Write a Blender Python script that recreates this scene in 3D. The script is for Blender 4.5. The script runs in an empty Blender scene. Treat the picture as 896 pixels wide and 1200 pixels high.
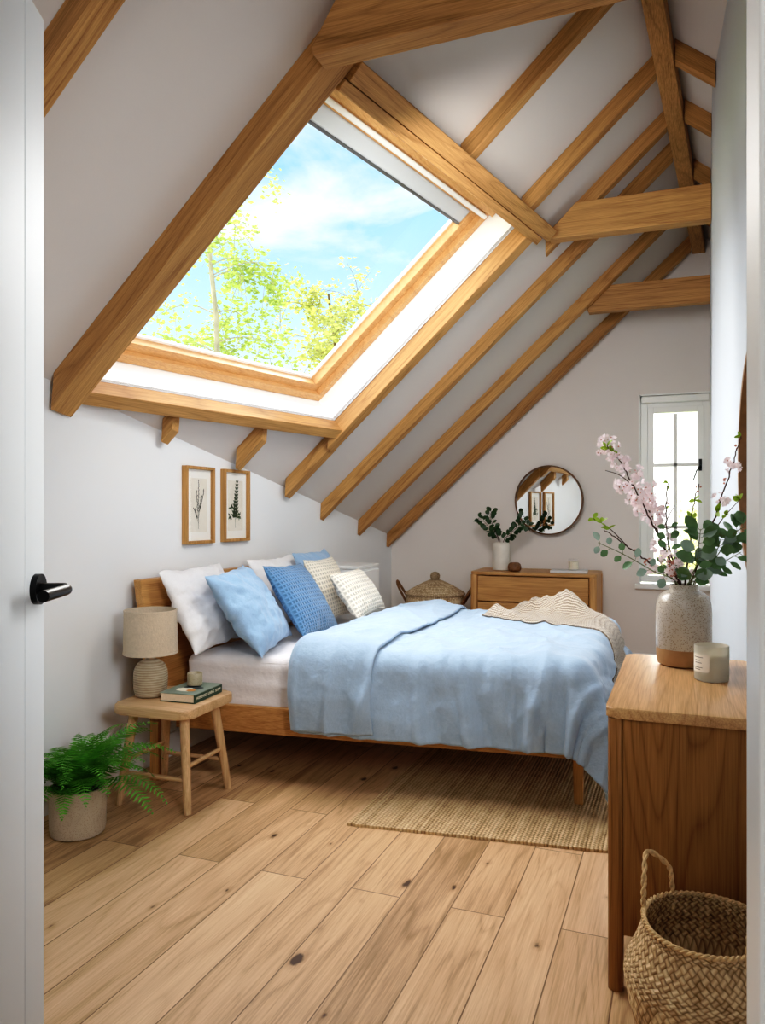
import bpy, bmesh, math, random
from mathutils import Vector, Matrix, noise
random.seed(7)
S = bpy.context.scene
COL = S.collection
PI = math.pi
V = Vector

# ------------------------------------------------------------------ helpers
def lin(c):
    return tuple(((x/255)/12.92 if x/255 <= .04045 else ((x/255+.055)/1.055)**2.4) for x in c) + (1,)

def fbm(p, o=4, s=1.0):
    v = 0; a = 1; p = V(p)*s
    for _ in range(o):
        v += a*noise.noise(p); a *= .5; p = p*2.03
    return v

def obj(name, bm, m, parent=None, smooth=True, angle=40):
    me = bpy.data.meshes.new(name)
    bmesh.ops.recalc_face_normals(bm, faces=bm.faces)
    if smooth:
        lim = math.radians(angle)
        for f in bm.faces: f.smooth = True
        for e in bm.edges:
            if len(e.link_faces) == 2:
                e.smooth = e.calc_face_angle(0) < lim
    bm.to_mesh(me); bm.free()
    ms = m if isinstance(m, (list, tuple)) else [m]
    for x in ms: me.materials.append(x)
    o = bpy.data.objects.new(name, me)
    COL.objects.link(o)
    if parent: o.parent = parent
    return o

def tag(o, label=None, cat=None, group=None, kind=None):
    if label: o['label'] = label
    if cat: o['category'] = cat
    if group: o['group'] = group
    if kind: o['kind'] = kind
    return o

def thing(name, label, cat, loc=(0,0,0), rotz=0, group=None):
    o = bpy.data.objects.new(name, None); COL.objects.link(o)
    o.empty_display_size = .05
    o.location = loc; o.rotation_euler = (0,0,rotz)
    return tag(o, label, cat, group)

def structure(name, bm, m, smooth=False, parent=None):
    o = obj(name, bm, m, parent, smooth)
    if not parent: o['kind'] = 'structure'
    return o

def B(): return bmesh.new()

def hexa(bm, pts, bevel=0, seg=2):
    """box from 8 points: bottom ring 0-3, top ring 4-7"""
    vs = [bm.verts.new(p) for p in pts]
    fs = []
    for q in ((3,2,1,0),(4,5,6,7),(0,1,5,4),(1,2,6,5),(2,3,7,6),(3,0,4,7)):
        fs.append(bm.faces.new([vs[i] for i in q]))
    if bevel:
        es = list({e for f in fs for e in f.edges})
        bmesh.ops.bevel(bm, geom=es, offset=bevel, segments=seg, affect='EDGES', profile=.5)

def box(bm, x0, x1, y0, y1, z0, z1, bevel=0, seg=2):
    hexa(bm, [(x0,y0,z0),(x1,y0,z0),(x1,y1,z0),(x0,y1,z0),(x0,y0,z1),(x1,y0,z1),(x1,y1,z1),(x0,y1,z1)], bevel, seg)

def poly(bm, pts):
    return bm.faces.new([bm.verts.new(p) for p in pts])

def prism(bm, pts2, a0, a1, axis='y', bevel=0, seg=2):
    """extrude a 2d outline; axis is the extrusion axis"""
    def P(p, a):
        if axis == 'y': return (p[0], a, p[1])
        if axis == 'x': return (a, p[0], p[1])
        return (p[0], p[1], a)
    n = len(pts2)
    A = [bm.verts.new(P(p,a0)) for p in pts2]; Bv = [bm.verts.new(P(p,a1)) for p in pts2]
    fs = [bm.faces.new(A[::-1]), bm.faces.new(Bv)]
    for i in range(n):
        fs.append(bm.faces.new((A[i],A[(i+1)%n],Bv[(i+1)%n],Bv[i])))
    if bevel:
        es = [e for e in fs[0].edges] + [e for e in fs[1].edges]
        bmesh.ops.bevel(bm, geom=es, offset=bevel, segments=seg, affect='EDGES', profile=.5)

def round_rect(x0, x1, y0, y1, r, n=6):
    out = []
    for cx, cy, a in ((x1-r,y0+r,-90),(x1-r,y1-r,0),(x0+r,y1-r,90),(x0+r,y0+r,180)):
        for i in range(n+1):
            t = math.radians(a+90*i/n)
            out.append((cx+r*math.cos(t), cy+r*math.sin(t)))
    return out

def frame_for(d):
    d = d.normalized()
    a = V((0,0,1)) if abs(d.z) < .9 else V((1,0,0))
    x = d.cross(a).normalized(); y = d.cross(x).normalized()
    return x, y

def tube(bm, pts, rad, n=8, cap=True):
    pts = [V(p) for p in pts]
    if not isinstance(rad, (list,tuple)): rad = [rad]*len(pts)
    rings = []; px = None
    for i, p in enumerate(pts):
        d = (pts[min(i+1,len(pts)-1)] - pts[max(i-1,0)])
        if d.length < 1e-9: d = V((0,0,1))
        d.normalize()
        if px is None: x, y = frame_for(d)
        else:
            x = (px - d*px.dot(d)).normalized(); y = d.cross(x)
        px = x
        rings.append([bm.verts.new(p + (x*math.cos(2*PI*k/n) + y*math.sin(2*PI*k/n))*rad[i]) for k in range(n)])
    for a, b in zip(rings, rings[1:]):
        for k in range(n): bm.faces.new((a[k],a[(k+1)%n],b[(k+1)%n],b[k]))
    if cap:
        bm.faces.new(rings[0][::-1]); bm.faces.new(rings[-1])

def lathe(bm, prof, n=48, c=(0,0,0), disp=None, uvscale=None):
    """prof: list of (r,z); r==0 closes with a pole"""
    cx, cy, cz = c
    uvl = bm.loops.layers.uv.verify()
    rings = []
    for j, (r, z) in enumerate(prof):
        if r < 1e-6: rings.append([bm.verts.new((cx,cy,cz+z))]); continue
        ring = []
        for k in range(n):
            a = 2*PI*k/n
            rr = r + (disp(a, j, r, z) if disp else 0)
            ring.append(bm.verts.new((cx+rr*math.cos(a), cy+rr*math.sin(a), cz+z)))
        rings.append(ring)
    m = len(prof)-1
    for j in range(m):
        a, b = rings[j], rings[j+1]
        for k in range(n):
            k2 = (k+1)%n
            us = (k/n, (k+1)/n); vs = (j/m, (j+1)/m)
            if len(a) == 1 and len(b) == 1: continue
            if len(a) == 1: f = bm.faces.new((a[0], b[k2], b[k])); uv = ((us[0],vs[0]),(us[1],vs[1]),(us[0],vs[1]))
            elif len(b) == 1: f = bm.faces.new((a[k], a[k2], b[0])); uv = ((us[0],vs[0]),(us[1],vs[0]),(us[0],vs[1]))
            else: f = bm.faces.new((a[k],a[k2],b[k2],b[k])); uv = ((us[0],vs[0]),(us[1],vs[0]),(us[1],vs[1]),(us[0],vs[1]))
            for l, q in zip(f.loops, uv): l[uvl].uv = q

def curve_pts(pts, n=12):
    """Catmull-Rom through the points"""
    pts = [V(p) for p in pts]
    P = [pts[0]*2-pts[1]] + pts + [pts[-1]*2-pts[-2]]
    out = []
    for i in range(1, len(P)-2):
        p0,p1,p2,p3 = P[i-1:i+3]
        for k in range(n):
            t = k/n
            out.append(.5*((2*p1)+(p2-p0)*t+(2*p0-5*p1+4*p2-p3)*t*t+(3*p1-p0-3*p2+p3)*t**3))
    out.append(pts[-1]); return out

# ------------------------------------------------------------------ materials
class NT:
    def __init__(s, name):
        s.m = bpy.data.materials.new(name); s.m.use_nodes = True
        s.t = s.m.node_tree; s.t.nodes.clear()
        s.out = s.n('ShaderNodeOutputMaterial')
    def n(s, ty, **kw):
        nd = s.t.nodes.new(ty)
        for k, v in kw.items(): setattr(nd, k, v)
        return nd
    def l(s, a, b): s.t.links.new(a, b)
    def inp(s, nd, **kw):
        for k, v in kw.items():
            i = nd.inputs[k.replace('_',' ')]
            if hasattr(v, 'links') or isinstance(v, bpy.types.NodeSocket): s.l(v, i)
            else: i.default_value = v
        return nd
    def bsdf(s, **kw):
        b = s.n('ShaderNodeBsdfPrincipled'); s.inp(b, **kw); s.l(b.outputs[0], s.out.inputs[0]); s.b = b; return b
    def coord(s, kind='Object', scale=(1,1,1), rnd=False, rot=(0,0,0)):
        tc = s.n('ShaderNodeTexCoord'); mp = s.n('ShaderNodeMapping')
        mp.inputs['Scale'].default_value = scale; mp.inputs['Rotation'].default_value = rot
        src = tc.outputs[kind]
        if rnd:
            oi = s.n('ShaderNodeObjectInfo'); mu = s.n('ShaderNodeVectorMath', operation='SCALE')
            cv = s.n('ShaderNodeCombineXYZ')
            for i in range(3): s.l(oi.outputs['Random'], cv.inputs[i])
            s.l(cv.outputs[0], mu.inputs[0]); mu.inputs['Scale'].default_value = 17.3
            ad = s.n('ShaderNodeVectorMath', operation='ADD'); s.l(src, ad.inputs[0]); s.l(mu.outputs[0], ad.inputs[1]); src = ad.outputs[0]
        s.l(src, mp.inputs[0]); return mp.outputs[0]
    def noise(s, vec, scale=5, detail=4, rough=.55, dist=0):
        t = s.n('ShaderNodeTexNoise'); s.l(vec, t.inputs['Vector'])
        s.inp(t, Scale=scale, Detail=detail, Roughness=rough, Distortion=dist); return t.outputs['Fac']
    def ramp(s, fac, stops):
        r = s.n('ShaderNodeValToRGB'); s.l(fac, r.inputs[0]); e = r.color_ramp.elements
        while len(e) < len(stops): e.new(.5)
        for q, (p, c) in zip(e, stops): q.position = p; q.color = c
        return r.outputs[0]
    def math(s, op, a, b=None, c=None, clamp=False):
        m = s.n('ShaderNodeMath', operation=op, use_clamp=clamp)
        for i, v in enumerate((a, b, c)):
            if v is None: continue
            if isinstance(v, (int,float)): m.inputs[i].default_value = v
            else: s.l(v, m.inputs[i])
        return m.outputs[0]
    def mix(s, fac, a, b, blend='MIX'):
        m = s.n('ShaderNodeMix', data_type='RGBA', blend_type=blend)
        for i, v in ((0,fac),(6,a),(7,b)):
            if isinstance(v, (int,float,tuple)): m.inputs[i].default_value = v
            else: s.l(v, m.inputs[i])
        return m.outputs[2]
    def bump(s, h, strength=.3, dist=.01, prev=None):
        b = s.n('ShaderNodeBump'); s.l(h, b.inputs['Height']); b.inputs['Strength'].default_value = strength; b.inputs['Distance'].default_value = dist
        if prev is not None: s.l(prev, b.inputs['Normal'])
        return b.outputs[0]

def G(v): return (v,v,v,1)

def plain(name, rgb, rough=.5, var=0, vscale=8, bump=0, bscale=60, metal=0, sub=0, spec=.5, coat=0, trans=0):
    t = NT(name); c = lin(rgb)
    kw = dict(Roughness=rough, Metallic=metal)
    v = t.coord('Object', rnd=True)
    if var:
        f = t.noise(v, vscale, 4)
        dk = tuple(x*(1-var) for x in c[:3])+(1,); lt = tuple(min(1,x*(1+var)) for x in c[:3])+(1,)
        base = t.ramp(f, [(.3,dk),(.7,lt)])
    else: base = c
    b = t.bsdf(**kw); t.inp(b, Base_Color=base)
    b.inputs['Specular IOR Level'].default_value = spec
    if coat: b.inputs['Coat Weight'].default_value = coat
    if sub: b.inputs['Subsurface Weight'].default_value = sub; b.inputs['Subsurface Radius'].default_value = (.02,.015,.01)
    if trans: b.inputs['Transmission Weight'].default_value = trans
    if bump: t.l(t.bump(t.noise(v, bscale, 3), bump, .005), b.inputs['Normal'])
    return t.m

def wood(name, dark, light, axis='X', rough=.45, cath=.35, fine=1.0, scale=1.0, nr=24):
    t = NT(name)
    k = {'X':0,'Y':1,'Z':2}[axis]
    sc = [9*scale]*3; sc[k] = .7*scale
    v = t.coord('Object', tuple(sc), rnd=True)
    sc2 = [230*scale]*3; sc2[k] = 5*scale
    v2 = t.coord('Object', tuple(sc2), rnd=True)
    sc3 = [4.2*scale]*3; sc3[k] = .35*scale
    v3 = t.coord('Object', tuple(sc3), rnd=True)
    fi = t.noise(v2, 1.0, 3, .6)
    md = t.noise(v, 1.0, 4, .6, .4)
    rings = t.math('PINGPONG', t.math('MULTIPLY', t.noise(v3, 1.0, 1.5, .4, .25), nr), 1.0)
    rings = t.math('POWER', rings, 4.0)
    f = t.math('ADD', t.math('MULTIPLY', fi, .62*fine), t.math('MULTIPLY', md, .38))
    f = t.math('SUBTRACT', f, t.math('MULTIPLY', t.math('SUBTRACT', rings, .25), cath*.3))
    col = t.ramp(f, [(.26,lin(dark)),(.68,lin(light))])
    b = t.bsdf(Roughness=rough); t.inp(b, Base_Color=col)
    b.inputs['Specular IOR Level'].default_value = .35
    t.l(t.bump(fi, .12, .002), b.inputs['Normal'])
    return t.m

OAKD, OAKL = (118,78,42), (196,148,98)
M = {}
for ax in 'XYZ':
    M['beam'+ax] = wood('oak_beam_'+ax, (128,90,52), (204,158,104), ax, .55, .4, nr=34)
    M['oak'+ax] = wood('oak_'+ax, (150,106,62), (216,168,114), ax, .42, .35, nr=34)
    M['honey'+ax] = wood('honey_oak_'+ax, (150,104,60), (210,162,108), ax, .42, .35, nr=34)
    M['pale'+ax] = wood('pale_oak_'+ax, (168,130,92), (220,186,146), ax, .5, .4)
    M['pine'+ax] = wood('pine_'+ax, (182,132,82), (226,180,126), ax, .35, .3)
    M['cabtop'+ax] = wood('cabinet_top_oak_lit_'+ax, (160,118,76), (224,184,136), ax, .36, .35, .8, nr=40)  # paler copy of the cabinet oak; light on the top put into colour
    M['cab'+ax] = wood('cabinet_oak_'+ax, (122,82,44), (180,132,82), ax, .4, .55, .8, nr=46)  # darkened: shade on the sides away from the skylight is in the colour

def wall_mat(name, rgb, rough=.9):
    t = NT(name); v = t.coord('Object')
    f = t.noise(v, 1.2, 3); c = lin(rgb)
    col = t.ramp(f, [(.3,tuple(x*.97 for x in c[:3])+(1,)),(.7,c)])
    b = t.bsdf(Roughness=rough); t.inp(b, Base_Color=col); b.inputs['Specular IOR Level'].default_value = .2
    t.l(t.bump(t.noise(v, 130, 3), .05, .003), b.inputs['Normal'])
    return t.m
M['wall'] = wall_mat('white_plaster', (234,236,238))
M['wall_far'] = wall_mat('warm_plaster', (232,226,221))
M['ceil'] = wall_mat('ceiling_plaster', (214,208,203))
M['gloss_white'] = plain('white_gloss_paint', (236,236,234), .35)
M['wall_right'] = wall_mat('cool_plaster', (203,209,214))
M['reveal'] = plain('white_reveal_paint', (248,248,247), .6)
M['door'] = plain('door_paint', (204,206,207), .42, bump=.02, bscale=200)
M['black'] = plain('black_metal', (28,28,30), .35, metal=.6)
M['grey_metal'] = plain('grey_metal', (120,122,124), .4, metal=.7)
M['alu'] = plain('blind_aluminium', (196,201,204), .5)
M['white_rod'] = plain('white_rod', (236,236,234), .3)

def floor_mat():
    t = NT('oak_plank_floor')
    tc = t.n('ShaderNodeTexCoord'); sp = t.n('ShaderNodeSeparateXYZ'); t.l(tc.outputs['Object'], sp.inputs[0])
    cb = t.n('ShaderNodeCombineXYZ'); t.l(sp.outputs['Y'], cb.inputs[0]); t.l(sp.outputs['X'], cb.inputs[1])
    br = t.n('ShaderNodeTexBrick', offset=.37, offset_frequency=2, squash=1.0)
    t.l(cb.outputs[0], br.inputs['Vector'])
    br.inputs['Color1'].default_value = G(0); br.inputs['Color2'].default_value = G(1); br.inputs['Mortar'].default_value = G(.5)
    t.inp(br, Scale=1.0, Mortar_Size=.0022, Mortar_Smooth=.1, Bias=0.0, Brick_Width=1.55, Row_Height=.185)
    rnd = t.n('ShaderNodeSeparateColor'); t.l(br.outputs['Color'], rnd.inputs[0]); rv = rnd.outputs[0]
    off = t.n('ShaderNodeCombineXYZ'); t.l(t.math('MULTIPLY', rv, 37.0), off.inputs[0]); t.l(t.math('MULTIPLY', rv, 91.0), off.inputs[1]); t.l(t.math('MULTIPLY', rv, 53.0), off.inputs[2])
    ad = t.n('ShaderNodeVectorMath', operation='ADD'); t.l(tc.outputs['Object'], ad.inputs[0]); t.l(off.outputs[0], ad.inputs[1])
    def mapped(sc):
        mp = t.n('ShaderNodeMapping'); mp.inputs['Scale'].default_value = sc; t.l(ad.outputs[0], mp.inputs[0]); return mp.outputs[0]
    fine = t.noise(mapped((210,5,1)), 1, 3, .65)
    med = t.noise(mapped((12,.9,1)), 1, 4, .6, .5)
    ringn = t.noise(mapped((5.5,.55,1)), 1, 2, .45, .6)
    rings = t.math('POWER', t.math('PINGPONG', t.math('MULTIPLY', ringn, 26), 1.0), 3.0)
    f = t.math('ADD', t.math('MULTIPLY', fine, .45), t.math('MULTIPLY', med, .4))
    f = t.math('SUBTRACT', f, t.math('MULTIPLY', rings, .10))
    f = t.math('ADD', f, t.math('MULTIPLY', t.math('SUBTRACT', rv, .5), .2))
    col = t.ramp(f, [(.2,lin((156,122,86))),(.4,lin((204,168,128))),(.62,lin((228,196,158)))])
    # knots
    vo = t.n('ShaderNodeTexVoronoi', voronoi_dimensions='2D'); t.l(mapped((5.0,2.6,1)), vo.inputs['Vector']); vo.inputs['Scale'].default_value = 1.0
    sc = t.n('ShaderNodeSeparateColor'); t.l(vo.outputs['Color'], sc.inputs[0])
    size = t.math('MULTIPLY', t.math('GREATER_THAN', sc.outputs[0], .22), t.math('MULTIPLY_ADD', t.math('POWER', sc.outputs[1], 2.0), .10, .034))
    wob = t.math('MULTIPLY', t.noise(mapped((60,26,1)), 1, 3), .11)
    kd = t.math('SUBTRACT', t.math('ADD', size, .0), t.math('ADD', t.math('SUBTRACT', vo.outputs['Distance'], .02), wob))
    core = t.math('MULTIPLY', kd, 28.0, clamp=True)
    halo = t.math('MULTIPLY', t.math('ADD', kd, .07), 9.0, clamp=True)
    halo = t.math('MULTIPLY', halo, t.math('GREATER_THAN', size, .01))
    col = t.mix(t.math('MULTIPLY', halo, .45), col, lin((140,92,50)))
    col = t.mix(t.math('MULTIPLY', core, .9), col, lin((58,36,22)))
    col = t.mix(t.math('MULTIPLY', br.outputs['Fac'], .75), col, lin((84,54,30)))
    b = t.bsdf(); t.inp(b, Base_Color=col, Roughness=t.math('MULTIPLY_ADD', fine, .16, .36))
    b.inputs['Specular IOR Level'].default_value = .4
    h = t.math('SUBTRACT', t.math('MULTIPLY', fine, .25), br.outputs['Fac'])
    t.l(t.bump(h, .25, .003), b.inputs['Normal'])
    return t.m
M['floor'] = floor_mat()

def linen(name, rgb, weave=.25, var=.08, sheen=.3, scale=1.0, rough=.85):
    t = NT(name); c = lin(rgb); v = t.coord('Object')
    a = t.noise(t.coord('Object', (420*scale,60*scale,420*scale)), 1, 2); d = t.noise(t.coord('Object', (60*scale,420*scale,60*scale)), 1, 2)
    w = t.math('ADD', a, d)
    f = t.math('ADD', t.math('MULTIPLY', w, .3), t.math('MULTIPLY', t.noise(v, 6, 4), .4))
    col = t.ramp(f, [(.35,tuple(x*(1-var*1.6) for x in c[:3])+(1,)),(.65,tuple(min(1,x*(1+var)) for x in c[:3])+(1,))])
    b = t.bsdf(Roughness=rough); t.inp(b, Base_Color=col); b.inputs['Specular IOR Level'].default_value = .15
    b.inputs['Sheen Weight'].default_value = sheen; b.inputs['Sheen Roughness'].default_value = .5
    n1 = t.bump(t.noise(t.coord('Object',(1,1,1)), 22, 4, .55, .2), .45, .012)
    t.l(t.bump(w, weave, .002, n1), b.inputs['Normal'])
    return t.m
M['duvet'] = linen('blue_linen', (160,181,202))
M['bluepillow'] = linen('blue_pillow_linen', (156,185,214))
M['whitelinen'] = linen('white_linen', (238,237,238), .15, .04)
M['sheet'] = linen('white_sheet', (232,228,228), .1, .03)

def waffle(name, rgb, n):
    t = NT(name); c = lin(rgb)
    v = t.coord('UV', (n,n,n)); sp = t.n('ShaderNodeSeparateXYZ'); t.l(v, sp.inputs[0])
    a = t.math('PINGPONG', sp.outputs[0], .5); d = t.math('PINGPONG', sp.outputs[1], .5)
    g = t.math('MINIMUM', a, d)                      # 0 on the ridges, .5 mid cell
    col = t.ramp(g, [(.0,tuple(min(1,x*1.12) for x in c[:3])+(1,)),(.45,tuple(x*.55 for x in c[:3])+(1,))])
    b = t.bsdf(Roughness=.9); t.inp(b, Base_Color=col); b.inputs['Specular IOR Level'].default_value = .1
    b.inputs['Sheen Weight'].default_value = .3
    t.l(t.bump(t.math('SUBTRACT', .5, g), .9, .012), b.inputs['Normal'])
    return t.m
M['wafflenavy'] = waffle('blue_waffle', (104,144,182), 22)
M['wafflecream'] = waffle('cream_waffle', (240,232,216), 20)

def knit():
    t = NT('beige_knit'); v = t.coord('UV', (1,1,1)); sp = t.n('ShaderNodeSeparateXYZ'); t.l(v, sp.inputs[0])
    ribs = t.math('PINGPONG', t.math('MULTIPLY', sp.outputs[0], 56), .5)
    st = t.math('PINGPONG', t.math('ADD', t.math('MULTIPLY', sp.outputs[1], 90), t.math('MULTIPLY', ribs, .9)), .5)
    h = t.math('ADD', ribs, t.math('MULTIPLY', st, .5))
    col = t.ramp(h, [(.12,lin((120,104,88))),(.6,lin((212,200,184)))])
    b = t.bsdf(Roughness=.95); t.inp(b, Base_Color=col); b.inputs['Sheen Weight'].default_value = .4; b.inputs['Specular IOR Level'].default_value = .1
    t.l(t.bump(h, .9, .008), b.inputs['Normal']); return t.m
M['knit'] = knit()

def jute():
    t = NT('jute_weave'); v = t.coord('Object'); sp = t.n('ShaderNodeSeparateXYZ'); t.l(v, sp.inputs[0])
    wob = t.math('MULTIPLY', t.noise(v, 25, 2), .25)
    row = t.math('ADD', t.math('MULTIPLY', sp.outputs[0], 62), wob)
    rib = t.math('PINGPONG', row, .5)
    rid = t.math('FLOOR', row)
    st = t.math('PINGPONG', t.math('ADD', t.math('MULTIPLY', sp.outputs[1], 52), t.math('MULTIPLY', rid, .5)), .5)
    h = t.math('ADD', t.math('MULTIPLY', rib, 1.0), st)
    wn = t.n('ShaderNodeTexWhiteNoise', noise_dimensions='1D'); t.l(rid, wn.inputs['W'])
    f = t.math('ADD', t.math('MULTIPLY', h, .55), t.math('ADD', t.math('MULTIPLY', wn.outputs['Value'], .22), t.math('MULTIPLY', t.noise(v, 14, 4), .35)))
    col = t.ramp(f, [(.22,lin((122,96,66))),(.5,lin((196,166,126))),(.85,lin((226,200,162)))])
    b = t.bsdf(Roughness=.95); t.inp(b, Base_Color=col); b.inputs['Specular IOR Level'].default_value = .1
    t.l(t.bump(h, 1.0, .008), b.inputs['Normal']); return t.m
M['jute'] = jute()

def wicker(name, dark, light, nu, nv, diag=True, rough=.7):
    t = NT(name); v = t.coord('UV'); sp = t.n('ShaderNodeSeparateXYZ'); t.l(v, sp.inputs[0])
    a = t.math('MULTIPLY', sp.outputs[0], nu); d = t.math('MULTIPLY', sp.outputs[1], nv)
    if diag: p = t.math('ADD', a, d); q = t.math('SUBTRACT', a, d)
    else: p, q = a, d
    fp = t.math('FLOOR', p); fq = t.math('FLOOR', q)
    par = t.math('PINGPONG', t.math('ADD', fp, fq), 1.0)        # checker 0/1
    hp = t.math('PINGPONG', p, .5); hq = t.math('PINGPONG', q, .5)
    h = t.math('ADD', t.math('MULTIPLY', par, hp), t.math('MULTIPLY', t.math('SUBTRACT', 1.0, par), hq))
    h = t.math('MULTIPLY', t.math('POWER', t.math('MULTIPLY', h, 2.0), .6), .5)
    cv = t.n('ShaderNodeCombineXYZ'); t.l(fp, cv.inputs[0]); t.l(fq, cv.inputs[1])
    wn = t.n('ShaderNodeTexWhiteNoise', noise_dimensions='2D'); t.l(cv.outputs[0], wn.inputs['Vector'])
    f = t.math('ADD', t.math('MULTIPLY', h, 1.1), t.math('MULTIPLY', wn.outputs['Value'], .35))
    f = t.math('ADD', f, t.math('MULTIPLY', t.noise(t.coord('Object'), 30, 3), .25))
    col = t.ramp(f, [(.2,tuple(x*.45 for x in lin(dark)[:3])+(1,)),(.5,lin(dark)),(.95,lin(light))])
    b = t.bsdf(Roughness=rough); t.inp(b, Base_Color=col); b.inputs['Specular IOR Level'].default_value = .25
    t.l(t.bump(h, 1.0, .008), b.inputs['Normal']); return t.m
M['seagrass'] = wicker('seagrass_weave', (176,142,102), (238,210,168), 56, 34)
M['wicker'] = wicker('wicker_weave', (186,158,124), (234,214,184), 90, 22, False)
M['rope'] = plain('twisted_seagrass', (214,182,136), .8, .25, 90, .5, 120)

M['lampshade'] = linen('lamp_shade_linen', (206,190,168), .4, .1, .1)
def ribbed_ceramic():
    t = NT('ribbed_ceramic'); v = t.coord('Object'); sp = t.n('ShaderNodeSeparateXYZ'); t.l(v, sp.inputs[0])
    h = t.math('PINGPONG', t.math('ADD', t.math('MULTIPLY', sp.outputs[2], 90), t.math('MULTIPLY', t.noise(v, 14, 2), .5)), .5)
    f = t.math('ADD', h, t.math('MULTIPLY', t.noise(v, 30, 4), .5))
    col = t.ramp(f, [(.2,lin((140,122,98))),(.75,lin((190,174,150)))])
    b = t.bsdf(Roughness=.6); t.inp(b, Base_Color=col); t.l(t.bump(h, .6, .004), b.inputs['Normal']); return t.m
M['ribbed'] = ribbed_ceramic()

def speckle(name, rgb, spot, rough=.35, dens=.18, scale=170):
    t = NT(name); v = t.coord('Object')
    vo = t.n('ShaderNodeTexVoronoi'); t.l(v, vo.inputs['Vector']); vo.inputs['Scale'].default_value = scale
    sc = t.n('ShaderNodeSeparateColor'); t.l(vo.outputs['Color'], sc.inputs[0])
    k = t.math('MULTIPLY', t.math('LESS_THAN', vo.outputs['Distance'], .42), t.math('LESS_THAN', sc.outputs[0], dens))
    c = lin(rgb)
    base = t.ramp(t.noise(v, 9, 4), [(.3,tuple(x*.86 for x in c[:3])+(1,)),(.7,tuple(min(1,x*1.05) for x in c[:3])+(1,))])
    b = t.bsdf(Roughness=rough); t.inp(b, Base_Color=t.mix(t.math('MULTIPLY', k, .65), base, lin(spot))); return t.m
M['glaze'] = speckle('speckled_glaze', (196,188,176), (120,102,84), .22, .45, 260)
M['clay'] = plain('bare_clay', (168,132,94), .6, .08, 30)
M['concrete'] = speckle('planter_stone', (184,168,148), (140,120,98), .8, .35, 300)
M['cupglaze'] = speckle('cup_glaze', (176,164,138), (110,96,74), .35, .25, 300)
M['whiteceramic'] = plain('white_ceramic', (222,216,206), .45, .05, 20, .08, 60)
M['brownwood'] = plain('carved_wood', (126,88,58), .6, .3, 40, .4, 60)
M['soil'] = plain('soil', (44,32,24), .95, .3, 80, .8, 90)
M['wax'] = plain('wax', (238,228,206), .5, sub=.3)
M['wick'] = plain('wick', (60,50,40), .9)
M['paper'] = plain('paper_pages', (226,206,178), .8, .06, 120)
M['mount'] = plain('print_mount', (240,238,232), .7)
M['printpaper'] = plain('print_paper', (230,224,212), .75, .03, 20)
M['inkgreen'] = plain('print_green', (78,92,66), .7, .2, 60)
M['inkdark'] = plain('print_dark', (84,84,76), .7)
M['bookgreen'] = plain('book_cover_green', (44,72,58), .5, .06, 30)
M['bookgrey'] = plain('book_cover_grey', (134,146,132), .5, .1, 12)
M['cream'] = plain('cream_print', (236,228,206), .5)
M['orange'] = plain('orange_print', (206,132,62), .5)
M['darkprint'] = plain('dark_print', (40,52,56), .5)
M['greytray'] = plain('pale_book', (214,212,212), .5)
M['label'] = plain('paper_label', (240,234,222), .6)
M['labelink'] = plain('label_ink', (120,112,100), .6)
M['bark'] = plain('cherry_bark', (74,48,38), .8, .25, 60, .4, 80)
M['stemgreen'] = plain('green_stem', (104,112,70), .6, .15, 30)
M['trunk'] = plain('birch_trunk', (168,158,140), .8, .25, 6)
M['brown_trunk'] = plain('brown_trunk', (120,100,78), .9, .2, 8)
M['mirrorframe'] = plain('bronze_frame', (112,84,62), .4, .1, 20, metal=.3)
M['roundframe'] = plain('dark_wood_frame', (140,104,70), .5, .2, 20)

def leafmat(name, rgb, trans=.25, var=.25, rough=.45):
    t = NT(name); c = lin(rgb); v = t.coord('Object')
    col = t.ramp(t.noise(v, 18, 2), [(.3,tuple(x*(1-var) for x in c[:3])+(1,)),(.7,tuple(min(1,x*(1+var)) for x in c[:3])+(1,))])
    b = t.n('ShaderNodeBsdfPrincipled'); t.inp(b, Roughness=rough, Base_Color=col)
    tr = t.n('ShaderNodeBsdfTranslucent'); t.l(col, tr.inputs[0])
    mx = t.n('ShaderNodeMixShader'); mx.inputs[0].default_value = trans
    t.l(b.outputs[0], mx.inputs[1]); t.l(tr.outputs[0], mx.inputs[2]); t.l(mx.outputs[0], t.out.inputs[0]); return t.m
M['fern'] = leafmat('fern_leaf', (98,164,62), .35, .4)
M['euc'] = leafmat('eucalyptus_leaf', (100,134,92), .15, .3)
M['eucpale'] = leafmat('eucalyptus_pale_leaf', (142,164,150), .15, .2)
M['spring'] = leafmat('spring_leaf', (148,176,60), .35, .25)
M['darkleaf'] = leafmat('dark_leaf', (50,76,46), .15, .3)
M['petal'] = leafmat('blossom_petal', (252,240,242), .4, .04, .7)
M['bud'] = plain('blossom_bud', (196,140,124), .6, .25, 60)
M['birchleaf'] = leafmat('birch_leaf', (158,176,92), .45, .25, .6)
M['treeleaf'] = leafmat('tree_leaf', (172,176,100), .45, .25, .6)
M['bush'] = leafmat('bush_leaf', (222,220,178), .5, .2, .7)
M['lawn'] = plain('lawn_grass', (150,168,84), .95, .2, 3)

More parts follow.
